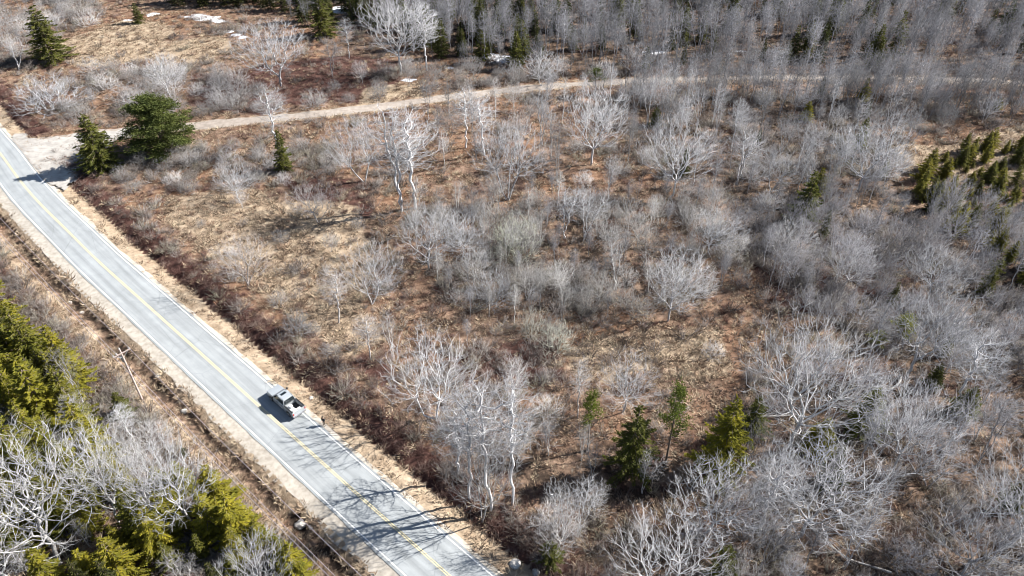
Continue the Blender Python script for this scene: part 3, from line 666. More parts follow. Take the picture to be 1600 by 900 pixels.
# ------------------------------------------------------------------ the single trees one can point at:  kind, base px, top px, crown width px, tint, label
PALE = (1.16, 1.16, 1.18); GREY = (0.90, 0.91, 0.94); WARM = (1.0, 0.95, 0.92); DUSK = (0.66, 0.65, 0.65); WHITE = (1.08, 1.07, 1.06)
DKG = (1.05, 1.06, 0.95); YEL = (2.0, 1.75, 0.95); MID = (1.1, 1.1, 1.0)
HERO = [
 ('maple', (438, 134), (435, 36), 118, GREY, 'big round bare tree standing alone above the dirt track'),
 ('slim', (436, 238), (424, 132), 92, PALE, 'pale bare tree with its crown across the dirt track'),
 ('vase', (268, 152), (264, 84), 66, PALE, 'pale bushy tree just behind the round pine'),
 ('vase', (375, 314), (366, 262), 66, PALE, 'small pale fan-shaped tree alone in the tan meadow'),
 ('vase', (497, 347), (476, 290), 74, WARM, 'small multi-stemmed tree leaning left in the brown meadow'),
 ('vase', (388, 446), (376, 374), 84, WARM, 'thin spreading tree in the meadow nearest the road bend'),
 ('vase', (570, 284), (556, 188), 96, GREY, 'fan-shaped bare tree left of the tall pale clump'),
 ('slim', (628, 330), (612, 180), 110, PALE, 'left stem of the tall pale clump below the track'),
 ('slim', (650, 326), (655, 172), 120, PALE, 'right stem of the tall pale clump below the track'),
 ('maple', (669, 418), (664, 326), 104, PALE, 'pale dense-twigged tree below the tall pale clump'),
 ('vase', (581, 474), (586, 384), 96, PALE, 'whitish vase-shaped tree standing over the tan field'),
 ('slim', (531, 504), (518, 420), 92, WARM, 'brownish open tree left of the whitish vase-shaped tree'),
 ('vase', (794, 314), (796, 198), 100, GREY, 'tall fan of grey stems in the middle of the upper lot'),
 ('maple', (924, 256), (930, 142), 88, PALE, 'upright oval bare tree near the small round spruce'),
 ('vase', (1048, 306), (1050, 194), 116, PALE, 'broad vase-shaped bare tree below the small round spruce'),
 ('maple', (1043, 500), (1062, 394), 100, PALE, 'stout-trunked bare tree with long shadow over brown bracken'),
 ('maple', (1217, 422), (1238, 344), 76, WHITE, 'bright white-twigged tree at the edge of the right thicket'),
 ('vase', (683, 654), (688, 540), 138, PALE, 'wide low-forked bare tree closest to the parked truck'),
 ('slim', (735, 782), (724, 608), 74, GREY, 'leftmost of the tall white birches by the road shadow'),
 ('slim', (766, 800), (764, 596), 78, PALE, 'tallest white birch beside the road shadow'),
 ('slim', (800, 790), (800, 600), 74, GREY, 'rightmost of the tall white birches by the road shadow'),
 ('vase', (752, 812), (742, 690), 110, DUSK, 'low bushy bare tree at the feet of the tall white birches'),
 ('slim', (716, 744), (712, 640), 70, GREY, 'short grey birch left of the tall white birches'),
 ('vase', (974, 642), (975, 562), 100, PALE, 'neat fan-shaped bare tree above the dark pair of conifers'),
 ('maple', (1232, 698), (1276, 506), 178, PALE, 'largest bare tree, huge pale crown in the lower right'),
 ('maple', (1418, 590), (1468, 448), 130, GREY, 'grey bare tree leaning right with two dark stems'),
 ('vase', (1394, 748), (1428, 612), 150, GREY, 'dense grey vase-shaped tree right of the huge pale tree'),
 ('vase', (1098, 836), (1104, 742), 150, PALE, 'wide pale fan tree below the bright conifer'),
 ('vase', (1030, 935), (1035, 832), 160, PALE, 'pale fan tree cut by the bottom edge'),
 ('slim', (882, 842), (890, 758), 60, PALE, 'small white birch beside the dark conifer shadow'),
 ('slim', (902, 842), (916, 756), 60, PALE, 'second small white birch beside the dark conifer shadow'),
 ('maple', (1252, 836), (1274, 712), 170, GREY, 'spreading grey tree with dark trunk over leaf litter'),
 ('slim', (1186, 836), (1190, 700), 70, PALE, 'lone slender birch between the two lower spreading trees'),
 ('slim', (580, 562), (578, 494), 44, WARM, 'left of two slender saplings casting thin shadows'),
 ('slim', (616, 564), (620, 490), 48, WARM, 'right of two slender saplings casting thin shadows'),
 ('shrub', (465, 522), (458, 488), 46, DUSK, 'dark grey bush alone above the roadside ditch'),
 ('limby', (96, 884), (14, 704), 190, WHITE, 'big white-limbed tree in the lower left corner'),
 ('limby', (24, 915), (-40, 790), 150, WHITE, 'white-limbed tree cut by the left edge'),
 ('limby', (186, 818), (100, 700), 130, WHITE, 'white tree leaning left between the roadside firs'),
 ('limby', (240, 808), (214, 664), 120, WHITE, 'tall white tree in the middle of the left wood'),
 ('limby', (306, 826), (282, 690), 120, PALE, 'pale twiggy tree of the left wood nearest the road'),
 ('vase', (410, 950), (404, 846), 110, PALE, 'pale bare bush-like tree at the bottom edge left of road'),
 ('vase', (30, 690), (5, 630), 110, GREY, 'grey tree squeezed between firs at the left edge'),
 ('slim', (210, 690), (200, 625), 70, PALE, 'grey slender tree at the foot of the utility pole'),
 ('maple', (628, 118), (606, -6), 96, PALE, 'tall pale tree at the left end of the dense wood'),
 ('slim', (668, 112), (660, 10), 60, PALE, 'tall slim tree right of the tall pale wood-edge tree'),
 ('vase', (846, 134), (848, 84), 66, PALE, 'small pale round tree on the far edge of the track'),
 ('vase', (990, 118), (992, 72), 66, GREY, 'grey bushy tree on the far edge of the track'),
 ('slim', (546, 92), (542, 30), 56, GREY, 'thin grey tree before the shaded conifers'),
 ('slim', (520, 120), (508, 62), 50, DUSK, 'dark thin tree above the brown bank'),
 ('slim', (728, 232), (722, 140), 54, PALE, 'white slender birch just below the track'),
 ('slim', (756, 244), (756, 150), 54, PALE, 'second white slender birch just below the track'),
 ('slim', (846, 228), (842, 140), 54, GREY, 'grey slender birch left of the upright oval tree'),
 ('slim', (872, 250), (862, 190), 50, DUSK, 'dark-stemmed broken tree on orange bracken'),
 ('maple', (1340, 300), (1360, 200), 110, GREY, 'grey round-crowned tree beside the ochre clearing'),
 ('slim', (1150, 290), (1160, 200), 60, PALE, 'pale narrow tree right of the broad vase-shaped tree'),
 ('slim', (1490, 640), (1540, 520), 90, GREY, 'right-leaning dark-stemmed tree above the dark fir'),
 ('maple', (1560, 860), (1606, 690), 160, GREY, 'large grey tree cut by the right edge'),
 ('vase', (1500, 900), (1540, 800), 150, GREY, 'bushy greenish-grey tree in the lower right corner'),
 ('slim', (30, 108), (12, 62), 56, PALE, 'thin pale leaning tree at the upper left edge'),
 ('shrub', (80, 170), (78, 116), 90, GREY, 'wide grey bush beside the road bend'),
 ('shrub', (208, 160), (208, 128), 70, WARM, 'low brown bush between the bend and the pine'),
 ('vase', (722, 404), (720, 336), 84, GREY, 'grey fan tree right of the pale dense-twigged tree'),
 ('slim', (880, 372), (884, 296), 70, PALE, 'pale birch left in the grove at the lot centre'),
 ('slim', (912, 376), (918, 300), 66, PALE, 'pale birch right in the grove at the lot centre'),
 ('slim', (962, 452), (964, 376), 60, WHITE, 'white crooked birch left of the stout-trunked bare tree'),
 ('vase', (1112, 402), (1116, 334), 80, GREY, 'grey fan tree between the lot centre and right thicket'),
 ('vase', (1316, 452), (1334, 380), 86, PALE, 'pale fan tree in the middle of the right thicket'),
 ('vase', (1452, 468), (1478, 390), 96, GREY, 'grey fan tree deep in the right thicket'),
 ('vase', (1205, 300), (1212, 236), 76, GREY, 'grey fan tree above the dark leaning spruce'),
 ('shrub', (830, 520), (828, 482), 46, (1.1, 1.08, .95), 'pale yellowish round bush in the centre of the lot'),
 ('shrub', (866, 545), (866, 505), 56, (1.0, 1.0, .86), 'greenish grey bush right of the pale yellowish bush'),
 ('shrub', (800, 398), (798, 340), 80, (1.0, 1.02, .82), 'greenish grey bush in the middle of the lot'),
 ('shrub', (770, 470), (775, 430), 70, GREY, 'grey bush left of the centre bushes'),
 ('spruce', (162, 264), (134, 182), 62, DKG, 'dark conical spruce at the road junction', 0),
 ('spruce', (84, 94), (46, 10), 58, MID, 'tall green spruce beside the straw clearing', 2),
 ('spruce', (446, 266), (424, 204), 26, DKG, 'slim leaning spruce below the track', 3),
 ('spruce', (218, 36), (203, 6), 34, DKG, 'small spruce at the top of the straw clearing', 1),
 ('pine', (258, 238), (250, 148), 92, (1.0, 1.0, 1.0), 'round-headed green pine beside the dirt track', 0),
 ('spruce', (506, 56), (494, -16), 44, MID, 'sunlit spruce at the top edge of the clearing', 1),
 ('spruce', (1024, 196), (1022, 166), 34, DKG, 'small round dark spruce in the upper lot', 2),
 ('pine', (930, 147), (932, 106), 36, DKG, 'young bluish pine on the dirt track edge', 2),
 ('spruce', (1252, 350), (1262, 268), 44, DKG, 'dark leaning spruce left of the right thicket', 1),
 ('spruce', (1275, 305), (1282, 262), 34, YEL, 'smaller yellowish spruce beside the dark leaning spruce', 4),
 ('spruce', (984, 740), (988, 636), 74, DKG, 'grey-green spruce of the dark pair above its black shadow', 4),
 ('spruce', (1122, 736), (1136, 618), 76, (2.3, 2.05, 1.0), 'bright yellow-green broad conifer in the lower middle', 2),
 ('pine', (1040, 724), (1062, 600), 40, (1.1, 1.15, .8), 'thin dark-stemmed pine between the two lower conifers', 1),
 ('pine', (918, 704), (928, 614), 32, (1.2, 1.2, .8), 'thin pine with a small tufted head', 2),
 ('spruce', (1275, 708), (1278, 648), 48, YEL, 'yellow-green fir beneath the huge pale tree', 0),
 ('spruce', (1346, 672), (1356, 598), 60, DKG, 'shaded fir right of the huge pale tree', 2),
 ('spruce', (1503, 648), (1508, 598), 66, DKG, 'dark fir below the leaning right-hand trees', 0),
 ('pine', (1402, 540), (1406, 488), 50, YEL, 'yellowish pine head above the two dark stems', 2),
 ('pine', (1366, 545), (1362, 512), 34, YEL, 'smaller yellowish pine left of the two dark stems', 1),
 ('spruce', (1124, 905), (1132, 848), 48, MID, 'green fir at the bottom edge beside the pale fan tree', 4),
 ('spruce', (1268, 52), (1266, -6), 34, MID, 'left of two green spruces in the far wood', 3),
 ('spruce', (1292, 52), (1292, -8), 34, MID, 'right of two green spruces in the far wood', 3),
 ('spruce', (1346, 158), (1346, 122), 36, YEL, 'yellowish spruce beside the right end of the track', 1),
 ('spruce', (1258, 190), (1260, 160), 30, YEL, 'small yellow-green spruce under the far birches', 0),
 ('spruce', (1340, 236), (1342, 184), 22, MID, 'thin spire spruce left of the ochre clearing', 3),
 ('spruce', (1378, 278), (1381, 248), 20, MID, 'tiny spire spruce at the edge of the ochre clearing', 3),
 ('spruce', (1556, 172), (1560, 150), 30, YEL, 'small spruce by the dark puddle', 0),
 ('spruce', (196, 650), (178, 612), 40, MID, 'small green fir left of the utility pole foot', 1),
 ('spruce', (860, 880), (890, 850), 40, DKG, 'dark low fir beside the roadside shadow', 4),
]
spots = []
hero_px = []
for h_ in HERO:
    kind, b, t, w, tint, label = h_[:6]; var = h_[6] if len(h_) > 6 else None
    x, y = at(*b); H = max(1.2, height(b, t)); W = w * 1.08 * mpp((b[1] + t[1]) / 2)
    plant(kind, x, y, H, W, var, tint, label)
    spots.append((x, y, min(2.4, W * .22)))

# ------------------------------------------------------------------ the rest of the wood, region by region
def scatter(poly, spacing, seed, clump=False):
    """Poisson-like points on the ground inside a region"""
    rng = random.Random(seed); G = [at(*p) for p in poly]
    x0, x1 = min(p[0] for p in G), max(p[0] for p in G); y0, y1 = min(p[1] for p in G), max(p[1] for p in G)
    n = int((x1 - x0) * (y1 - y0) / (spacing * spacing) * 4); pts = []
    X = np.array([rng.uniform(x0, x1) for _ in range(n)]); Y = np.array([rng.uniform(y0, y1) for _ in range(n)])
    ok = in_poly(X, Y, G)
    dr = lookup(DR, X, Y); dt = lookup(DT, X, Y)
    ok &= (np.abs(dr) > 8.5) & (np.abs(dt) > np.where(X > 25, 1.6, 2.6))
    if clump: ok &= np.array([rng.random() for _ in range(n)]) < np.clip((vnoise(X + 9, Y, 6.5) - .36) * 5, .3, 1)
    cell = {}
    for x, y in zip(X[ok], Y[ok]):
        s = spacing * rng.uniform(.72, 1.2); c = (int(x // spacing), int(y // spacing)); good = True
        for i in range(-2, 3):
            for j in range(-2, 3):
                for (a, b) in cell.get((c[0] + i, c[1] + j), ()):
                    if (a - x) ** 2 + (b - y) ** 2 < s * s: good = False
        if good and all((a - x) ** 2 + (b - y) ** 2 > r * r for a, b, r in spots):
            cell.setdefault(c, []).append((x, y)); pts.append((x, y))
    return pts
FILL = [  # polygon (photograph pixels of the bases), spacing m, weights, height ranges, tints, label tail
 ('far wood beyond the dirt track', [(490, -22), (1700, -22), (1700, 112), (1300, 110), (1000, 112), (800, 108), (660, 92), (600, 60), (540, 20)], 3.3, dict(slim=.64, vase=.10, maple=.04, spruce=.22), dict(slim=(7, 14), vase=(5, 9), maple=(9, 12), spruce=(5, 11))),
 ('wooded upper left corner', [(-40, -22), (170, -22), (150, 40), (110, 50), (40, 95), (-40, 110)], 5.0, dict(slim=.25, vase=.25, shrub=.45, spruce=.05), dict(slim=(5, 8), vase=(4, 7), shrub=(2.5, 4.5), spruce=(4, 6))),
 ('dark conifer edge above the clearing', [(240, -25), (520, -25), (600, 40), (480, 45), (400, 12), (260, 10)], 4.0, dict(spruce=.75, slim=.25), dict(spruce=(8, 12), slim=(7, 10))),
 ('shaded conifers behind brown bank', [(590, 20), (820, 0), (820, 100), (660, 100)], 6.0, dict(spruce=1.0), dict(spruce=(6, 10))),
 ('belt below the right track end', [(830, 148), (1700, 148), (1700, 195), (1420, 205), (1400, 320), (1200, 330), (1090, 300), (980, 210)], 3.9, dict(slim=.52, vase=.26, shrub=.17, spruce=.05), dict(slim=(6, 11), vase=(5, 9), shrub=(2, 4), spruce=(3, 6))),
 ('thin birches below the track', [(650, 182), (830, 160), (980, 210), (1090, 310), (960, 310), (840, 290), (690, 270)], 5.2, dict(slim=.55, vase=.15, shrub=.3), dict(vase=(5, 8), slim=(7, 10), shrub=(1.8, 3))),
 ('grey scrub in the middle of the lot', [(620, 340), (840, 300), (1120, 320), (1180, 450), (1000, 490), (860, 540), (700, 490)], 2.7, dict(slim=.46, shrub=.30, vase=.24), dict(slim=(4.5, 8), shrub=(2, 3.8), vase=(4.2, 7.5))),
 ('dark thicket on the right', [(1140, 350), (1390, 310), (1700, 390), (1700, 590), (1340, 540), (1200, 500)], 2.8, dict(shrub=.38, slim=.26, vase=.28, spruce=.08), dict(spruce=(3, 6.5), slim=(5, 9), shrub=(2.2, 4.2), vase=(4.5, 8.5))),
 ('young spruces beside the ochre clearing', [(1440, 262), (1540, 225), (1700, 225), (1700, 470), (1560, 440), (1480, 370), (1430, 320)], 2.1, dict(spruce=.8, shrub=.2), dict(spruce=(1.3, 4.8), shrub=(1.4, 2.4))),
 ('lower right wood', [(1170, 570), (1340, 560), (1700, 590), (1700, 1010), (1160, 1010), (1170, 770)], 4.2, dict(vase=.34, slim=.36, shrub=.14, spruce=.16), dict(vase=(5, 10.5), slim=(8, 12), shrub=(2, 4), spruce=(4, 8))),
 ('lower middle scrub', [(835, 735), (1170, 770), (1160, 1010), (900, 1010)], 4.0, dict(shrub=.34, slim=.42, vase=.16, spruce=.08), dict(shrub=(1.8, 3.5), slim=(5, 9), vase=(5, 8), spruce=(3, 6))),
 ('pale birches right of the road shadow', [(720, 640), (880, 600), (960, 660), (1060, 690), (880, 730), (860, 800), (740, 770)], 4.6, dict(slim=.62, shrub=.38), dict(slim=(6, 11), shrub=(2, 3.5))),
 ('fir wood left of the road', [(-60, 490), (20, 500), (70, 575), (150, 635), (170, 720), (110, 820), (60, 900), (-60, 900)], 2.7, dict(spruce=.86, slim=.14), dict(spruce=(8.5, 13), slim=(8, 11))),
 ('low firs in the lower left', [(60, 850), (130, 760), (250, 750), (340, 785), (400, 845), (470, 900), (540, 1010), (40, 1010)], 2.3, dict(spruce=.92, slim=.08), dict(spruce=(4, 8.5), slim=(5, 8))),
 ('grey brush under the utility pole', [(150, 600), (250, 660), (330, 740), (430, 850), (330, 790), (200, 760), (150, 700)], 3.6, dict(shrub=.7, vase=.12, spruce=.18), dict(shrub=(1.8, 3.2), vase=(4, 6), spruce=(2, 4))),
 ('grey bushes by the road bend', [(50, 150), (150, 112), (300, 108), (420, 140), (420, 178), (300, 188), (80, 190)], 3.7, dict(shrub=.92, slim=.08), dict(shrub=(2, 4), slim=(4, 6))),
 ('bushes below the junction', [(180, 262), (310, 225), (520, 215), (540, 262), (430, 300), (330, 300), (200, 300)], 3.9, dict(shrub=.95, vase=.05), dict(shrub=(1.6, 3.0), vase=(3, 4.5))),
 ('open tan meadow', [(270, 330), (540, 300), (620, 400), (560, 560), (440, 500)], 9.0, dict(shrub=.8, vase=.2), dict(shrub=(1.3, 2.4), vase=(3, 4.5))),
 ('brown slope above the truck', [(500, 545), (640, 520), (760, 500), (900, 600), (700, 620), (600, 640)], 8.0, dict(shrub=.8, slim=.2), dict(shrub=(1.2, 2.4), slim=(3.5, 5))),
 ('bushes on the far track bank', [(470, 150), (640, 100), (800, 112), (1000, 114), (1000, 118), (800, 131), (640, 148), (480, 168)], 4.4, dict(shrub=.74, vase=.26), dict(shrub=(2, 4), vase=(4, 6))),
 ('tall stand hiding the right track end', [(960, 128), (1700, 142), (1700, 188), (1330, 180), (1000, 165)], 2.9, dict(slim=.84, vase=.16), dict(slim=(7.5, 12), vase=(6, 9))),
 ('bracken slope in the right middle', [(1080, 520), (1200, 490), (1340, 540), (1340, 570), (1180, 600), (1080, 600)], 6.0, dict(shrub=1.0), dict(shrub=(1.2, 2.4))),
]
ADJ = {'slim': 'slender grey tree', 'vase': 'fan-shaped grey tree', 'maple': 'round-crowned grey tree', 'shrub': 'low twiggy bush', 'spruce': 'green conifer'}
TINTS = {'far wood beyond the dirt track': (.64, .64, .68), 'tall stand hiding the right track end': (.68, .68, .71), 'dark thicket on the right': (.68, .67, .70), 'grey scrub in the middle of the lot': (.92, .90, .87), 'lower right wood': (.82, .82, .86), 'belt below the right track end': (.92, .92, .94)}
cand = []; members = {}
PLUR = {'slim': 'slender grey trees', 'vase': 'fan-shaped grey trees', 'maple': 'round-crowned grey trees', 'shrub': 'low twiggy bushes', 'spruce': 'green conifers'}
for n, (tail, poly, spc, wts, hts) in enumerate(FILL):
    rng = random.Random(900 + n); ks = list(wts); ws = [wts[k] for k in ks]
    for (x, y) in scatter(poly, spc, 40 + n, 'shrub' in wts and spc < 5):
        k = rng.choices(ks, ws)[0]; H = rng.uniform(*hts[k])
        cand.append((k, x, y, H, tail, rng.random()))
seen_spread = []
BUDGET = {'slim': 250, 'tree': 240, 'shrub': 285, 'spruce': 250}
def bucket(k): return 'tree' if k in ('vase', 'maple') else k
chosen, rest = [], []
count = {k: 0 for k in BUDGET}
def in_frame(x, y, H):
    px, py = to_px(x, y, 0.35 * H); return -6 < px < 1606 and 4 < py < 915
for c in sorted(cand, key=lambda c: -c[3] / math.hypot(c[1], c[2], CAM_H)):
    b = bucket(c[0])
    if in_frame(*c[1:4]) and count[b] < BUDGET[b]: count[b] += 1; chosen.append(c)
    else: rest.append(c)
for (k, x, y, H, tail, u) in chosen:
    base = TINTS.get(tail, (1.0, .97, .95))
    if k in ('spruce',):
        t = {'young spruces beside the ochre clearing': (1.7, 1.55, 1.0), 'fir wood left of the road': (1.8, 1.65, .9), 'low firs in the lower left': (1.85, 1.68, .9)}.get(tail, (.8, .85, .85))
        t = (t[0] * (.62 + .75 * u), t[1] * (.68 + .6 * u), t[2] * (.9 + .2 * u))
    else:
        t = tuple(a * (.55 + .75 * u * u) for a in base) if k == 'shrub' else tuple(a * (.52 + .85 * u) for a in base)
    W = None
    if k == 'shrub': W = H * (1.25 + .6 * u)
    where = (' in the ' if not tail.startswith(('thin', 'pale', 'young', 'bushes', 'grey bushes', 'shaded', 'low firs')) else ' among the ') + tail
    if k == 'spruce': W = H * ((.6 + .55 * u) if tail.startswith('young') else (.5 + .2 * u) if tail.startswith('low') else (.36 + .16 * u))
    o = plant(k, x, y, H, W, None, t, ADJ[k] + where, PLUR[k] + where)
    members.setdefault((k, tail), []).append((to_px(x, y, .4 * H)[0], o, where))
ORD = ['leftmost', 'second', 'third', 'fourth', 'fifth', 'sixth', 'seventh', 'eighth', 'ninth', 'tenth', 'eleventh', 'twelfth', 'thirteenth', 'fourteenth', 'fifteenth', 'sixteenth', 'seventeenth', 'eighteenth']
for (k, tail), mm in members.items():
    if len(mm) > len(ORD): continue                # packed too closely to be told apart
    mm.sort(key=lambda q: q[0])
    for i, (_, o, where) in enumerate(mm):
        o['label'] = ('only ' + ADJ[k] + where) if len(mm) == 1 else (ORD[0] + ' ' + ADJ[k] + where) if i == 0 else ('rightmost ' + ADJ[k] + where) if i == len(mm) - 1 else ORD[i] + ' ' + ADJ[k] + ' from left' + where

# ------------------------------------------------------------------ scattered growth nobody could count: instanced on points
def scatter_object(name, protos, P, rot, sc, ind, label, cat):
    cl = bpy.data.collections.new(name + '_kinds')
    for p_ in protos: cl.objects.link(p_)
    me = bpy.data.meshes.new(name); me.vertices.add(len(P)); me.vertices.foreach_set('co', np.asarray(P, np.float32).ravel())
    for an, typ, data, key in (('rot', 'FLOAT_VECTOR', rot, 'vector'), ('scl', 'FLOAT_VECTOR', sc, 'vector'), ('kind_index', 'INT', ind, 'value')):
        a = me.attributes.new(an, typ, 'POINT'); a.data.foreach_set(key, np.asarray(data, np.int32 if typ == 'INT' else np.float32).ravel())
    o = link(name, me)
    ng = bpy.data.node_groups.new(name + '_scatter', 'GeometryNodeTree')
    ng.interface.new_socket('Geometry', in_out='INPUT', socket_type='NodeSocketGeometry'); ng.interface.new_socket('Geometry', in_out='OUTPUT', socket_type='NodeSocketGeometry')
    gi = ng.nodes.new('NodeGroupInput'); go = ng.nodes.new('NodeGroupOutput')
    ci = ng.nodes.new('GeometryNodeCollectionInfo'); ci.inputs['Collection'].default_value = cl; ci.inputs['Separate Children'].default_value = True; ci.inputs['Reset Children'].default_value = True
    iop = ng.nodes.new('GeometryNodeInstanceOnPoints'); iop.inputs['Pick Instance'].default_value = True
    def named(nm, t):
        a = ng.nodes.new('GeometryNodeInputNamedAttribute'); a.data_type = t; a.inputs['Name'].default_value = nm; return a.outputs[0]
    e2r = ng.nodes.new('FunctionNodeEulerToRotation')
    ng.links.new(named('rot', 'FLOAT_VECTOR'), e2r.inputs[0])
    ng.links.new(gi.outputs[0], iop.inputs['Points']); ng.links.new(ci.outputs[0], iop.inputs['Instance'])
    ng.links.new(e2r.outputs[0], iop.inputs['Rotation']); ng.links.new(named('scl', 'FLOAT_VECTOR'), iop.inputs['Scale']); ng.links.new(named('kind_index', 'INT'), iop.inputs['Instance Index'])
    ng.links.new(iop.outputs[0], go.inputs[0])
    md = o.modifiers.new('scatter', 'NODES'); md.node_group = ng
    tag(o, label, cat, kind='stuff')
    return o
def proto(name, V, Fc, m, mi=None):
    me = mesh_np(name, V, Fc, 3)
    for x in (m if isinstance(m, list) else [m]): me.materials.append(x)
    if mi is not None: me.polygons.foreach_set('material_index', mi.astype(np.int32))
    o = bpy.data.objects.new(name, me); o.color = (.6, .6, .63, 1) if name.startswith('a') else (1, 1, 1, 1)
    return o

# the wood's remaining trees
order = ['slim', 'vase', 'maple', 'shrub', 'spruce']; protos = []; start = {}
for k in order:
    start[k] = len(protos)
    for i, v in enumerate(LIB[k]):
        V, Fc = join_np(v['raw']); nw = len(v['raw'][0][1]); mi = np.zeros(len(Fc), int); mi[nw:] = 1
        protos.append(proto('a%02d_%s' % (len(protos), k), V, Fc, [v['trunk'].materials[0], v['crown'].materials[0]], mi))
rr = np.random.default_rng(3); P, R_, S_, I_ = [], [], [], []
for (k, x, y, H, tail, u) in rest:
    i = int(rr.integers(len(LIB[k]))); s = H / LIB[k][i]['H']; sx = s * (1.4 if k == 'shrub' else 1.0)
    P.append((x, y, float(zat(x, y)))); R_.append((0, 0, rr.random() * 6.28)); S_.append((sx, sx, s)); I_.append(start[k] + i)
if P:
    dw = scatter_object('distant_wood', protos, P, R_, S_, I_, 'mass of further bare trees and conifers filling the wood', 'wood'); dw.color = (.6, .6, .63, 1)

# low brush and brambles
def brush_mesh(seed, stems=34, kids=3):
    rng = random.Random(seed); S1, S2 = [], []
    for i in range(stems):
        a = rng.random() * 6.28; lean = rng.uniform(.1, 1.15); L = rng.uniform(.55, 1.05); r0 = rng.uniform(0, .35)
        d = Vector((math.cos(a) * math.sin(lean), math.sin(a) * math.sin(lean), math.cos(lean)))
        p = Vector((math.cos(a) * r0, math.sin(a) * r0, -.05)); q = p + d * L * .5; d2 = (d + rvec(rng) * .22 + Vector((0, 0, -.1))).normalized(); e = q + d2 * L * .5
        S1.append((*p, *q, .016, .012)); S2.append((*q, *e, .012, 0))
        for _ in range(kids):
            t = rng.uniform(.2, 1); b = p.lerp(q, t) if rng.random() < .5 else q.lerp(e, t * .7); dd = (d + rvec(rng) * .6).normalized()
            S2.append((*b, *(b + dd * L * rng.uniform(.2, .42)), .0095, 0))
    return join_np([tubes(S1, 3), tubes(S2, 3, True)])
def tuft_mesh(seed, blades=26, spread=.35, flat=.9):
    rng = np.random.default_rng(seed); a = rng.random(blades) * 6.28; r = rng.random(blades) * spread
    B = np.stack([np.cos(a) * r, np.sin(a) * r, np.full(blades, -.03)], 1); a2 = a + rng.normal(size=blades) * .6; ln = rng.uniform(.2, .5, blades)
    T = B + np.stack([np.cos(a2) * ln * flat, np.sin(a2) * ln * flat, ln * rng.uniform(.35, 1.0, blades)], 1)
    return tri_fan(B, T, rng.uniform(.018, .04, blades), rng.normal(size=(blades, 3)) * .3 + np.array([0, 0, 1.]))
def field(n, seed, dens):
    """random ground points in the seen area kept with probability dens(px,py,x,y,dr,dt)"""
    g = np.random.default_rng(seed)
    y = 38 + (228 - 38) * g.random(n) ** 1.15; hw = 0.684 * (.777 * y + 45.3) + 7
    x = (g.random(n) * 2 - 1) * hw
    px, py = to_px(x, y); dr = lookup(DR, x, y); dt = np.abs(lookup(DT, x, y))
    keep = g.random(n) < dens(px, py, x, y, dr, dt)
    keep &= (px > -60) & (px < 1660) & (py > -25) & (py < 940)
    return x[keep], y[keep]
def poly_any(px, py, polys):
    m = np.zeros(np.shape(px), bool)
    for q in polys: m |= in_poly(px, py, q)
    return m
SCRUB = [FILL[i][1] for i in (1, 4, 6, 7, 14, 15, 16, 19)]
def d_red(px, py, x, y, dr, dt):
    d = 0.10 + .25 * (vnoise(x, y, 7) > .6)
    d = np.where(lookup(Z['red'], x, y) > .4, .75, d)
    d = np.where((dr > 6.4) & (dr < 10.5), 1.0, d); d = np.where((dr > 10.5) & (dr < 14), .35, d)
    d = np.where((dr < -9.5) & (dr > -18), .6, d)
    d = np.where(lookup(Z['straw'], x, y) > .5, d * .12, d)
    return np.where(((dr > -8.6) & (dr < 6.5)) | (dt < 3.2) | ((dt < 6) & (dr < 14) & (dr > -3)), 0, d)
def d_grey(px, py, x, y, dr, dt):
    d = 0.06 + .55 * poly_any(px, py, SCRUB) * np.clip((vnoise(x + 9, y, 6.5) - .38) * 4, .08, 1) + .2 * (vnoise(x + 50, y, 9) > .62)
    d = np.where(lookup(Z['straw'], x, y) > .5, d * .2, d)
    d = np.where((dr < -10) & (dr > -18), .5, d)
    d = np.where((x > 25) & (dt < 5), .4, d)
    return np.where(((dr > -9) & (dr < 8)) | (dt < np.where(x > 25, 1.3, 3.0)), 0, d)
def d_straw(px, py, x, y, dr, dt):
    d = 0.34 + .5 * (lookup(Z['straw'], x, y) > .4) + .25 * (vnoise(x + 20, y, 5) > .55)
    d = np.where(lookup(Z['dark'], x, y) > .5, d * .35, d); d = np.where(lookup(Z['red'], x, y) > .5, d * .35, d)
    d = np.where((dr > 3.5) & (dr < 6.2), .22, d); d = np.where((dr > -7.8) & (dr < -5.9), .25, d)
    return np.where(((dr > -5.3) & (dr < 3.7)) | (dt < 2.0), 0, d)
def stuff(name, n, seed, dens, meshes, m, smin, smax, label, cat, zs=(.8, 1.2)):
    x, y = field(n, seed, dens); k = len(x); g = np.random.default_rng(seed + 1)
    s = smin + (smax - smin) * g.random(k) ** 1.5
    pr = [proto('%s_%d' % (name, i), *v, m) for i, v in enumerate(meshes)]
    return scatter_object(name, pr, np.stack([x, y, zat(x, y)], 1), np.stack([g.normal(size=k) * .08, g.normal(size=k) * .08, g.random(k) * 6.28], 1),
                          np.stack([s * g.uniform(.9, 1.3, k), s * g.uniform(.9, 1.3, k), s * g.uniform(*zs, k)], 1), g.integers(len(meshes), size=k), label, cat)
stuff('bramble_brush', 36000, 11, d_red, [brush_mesh(i) for i in range(4)], M['brush_red'], .5, 1.25, 'reddish brown bramble stems along the ditches and over the lot', 'brush')
stuff('grey_brush', 52000, 12, d_grey, [brush_mesh(10 + i, 26, 4) for i in range(4)], M['brush_grey'], .7, 2.3, 'thin grey brush stems between the trees', 'brush')
stuff('dry_grass', 85000, 13, d_straw, [tuft_mesh(20 + i) for i in range(5)], M['straw'], .7, 1.7, 'dead straw coloured grass and bracken covering the ground', 'grass')

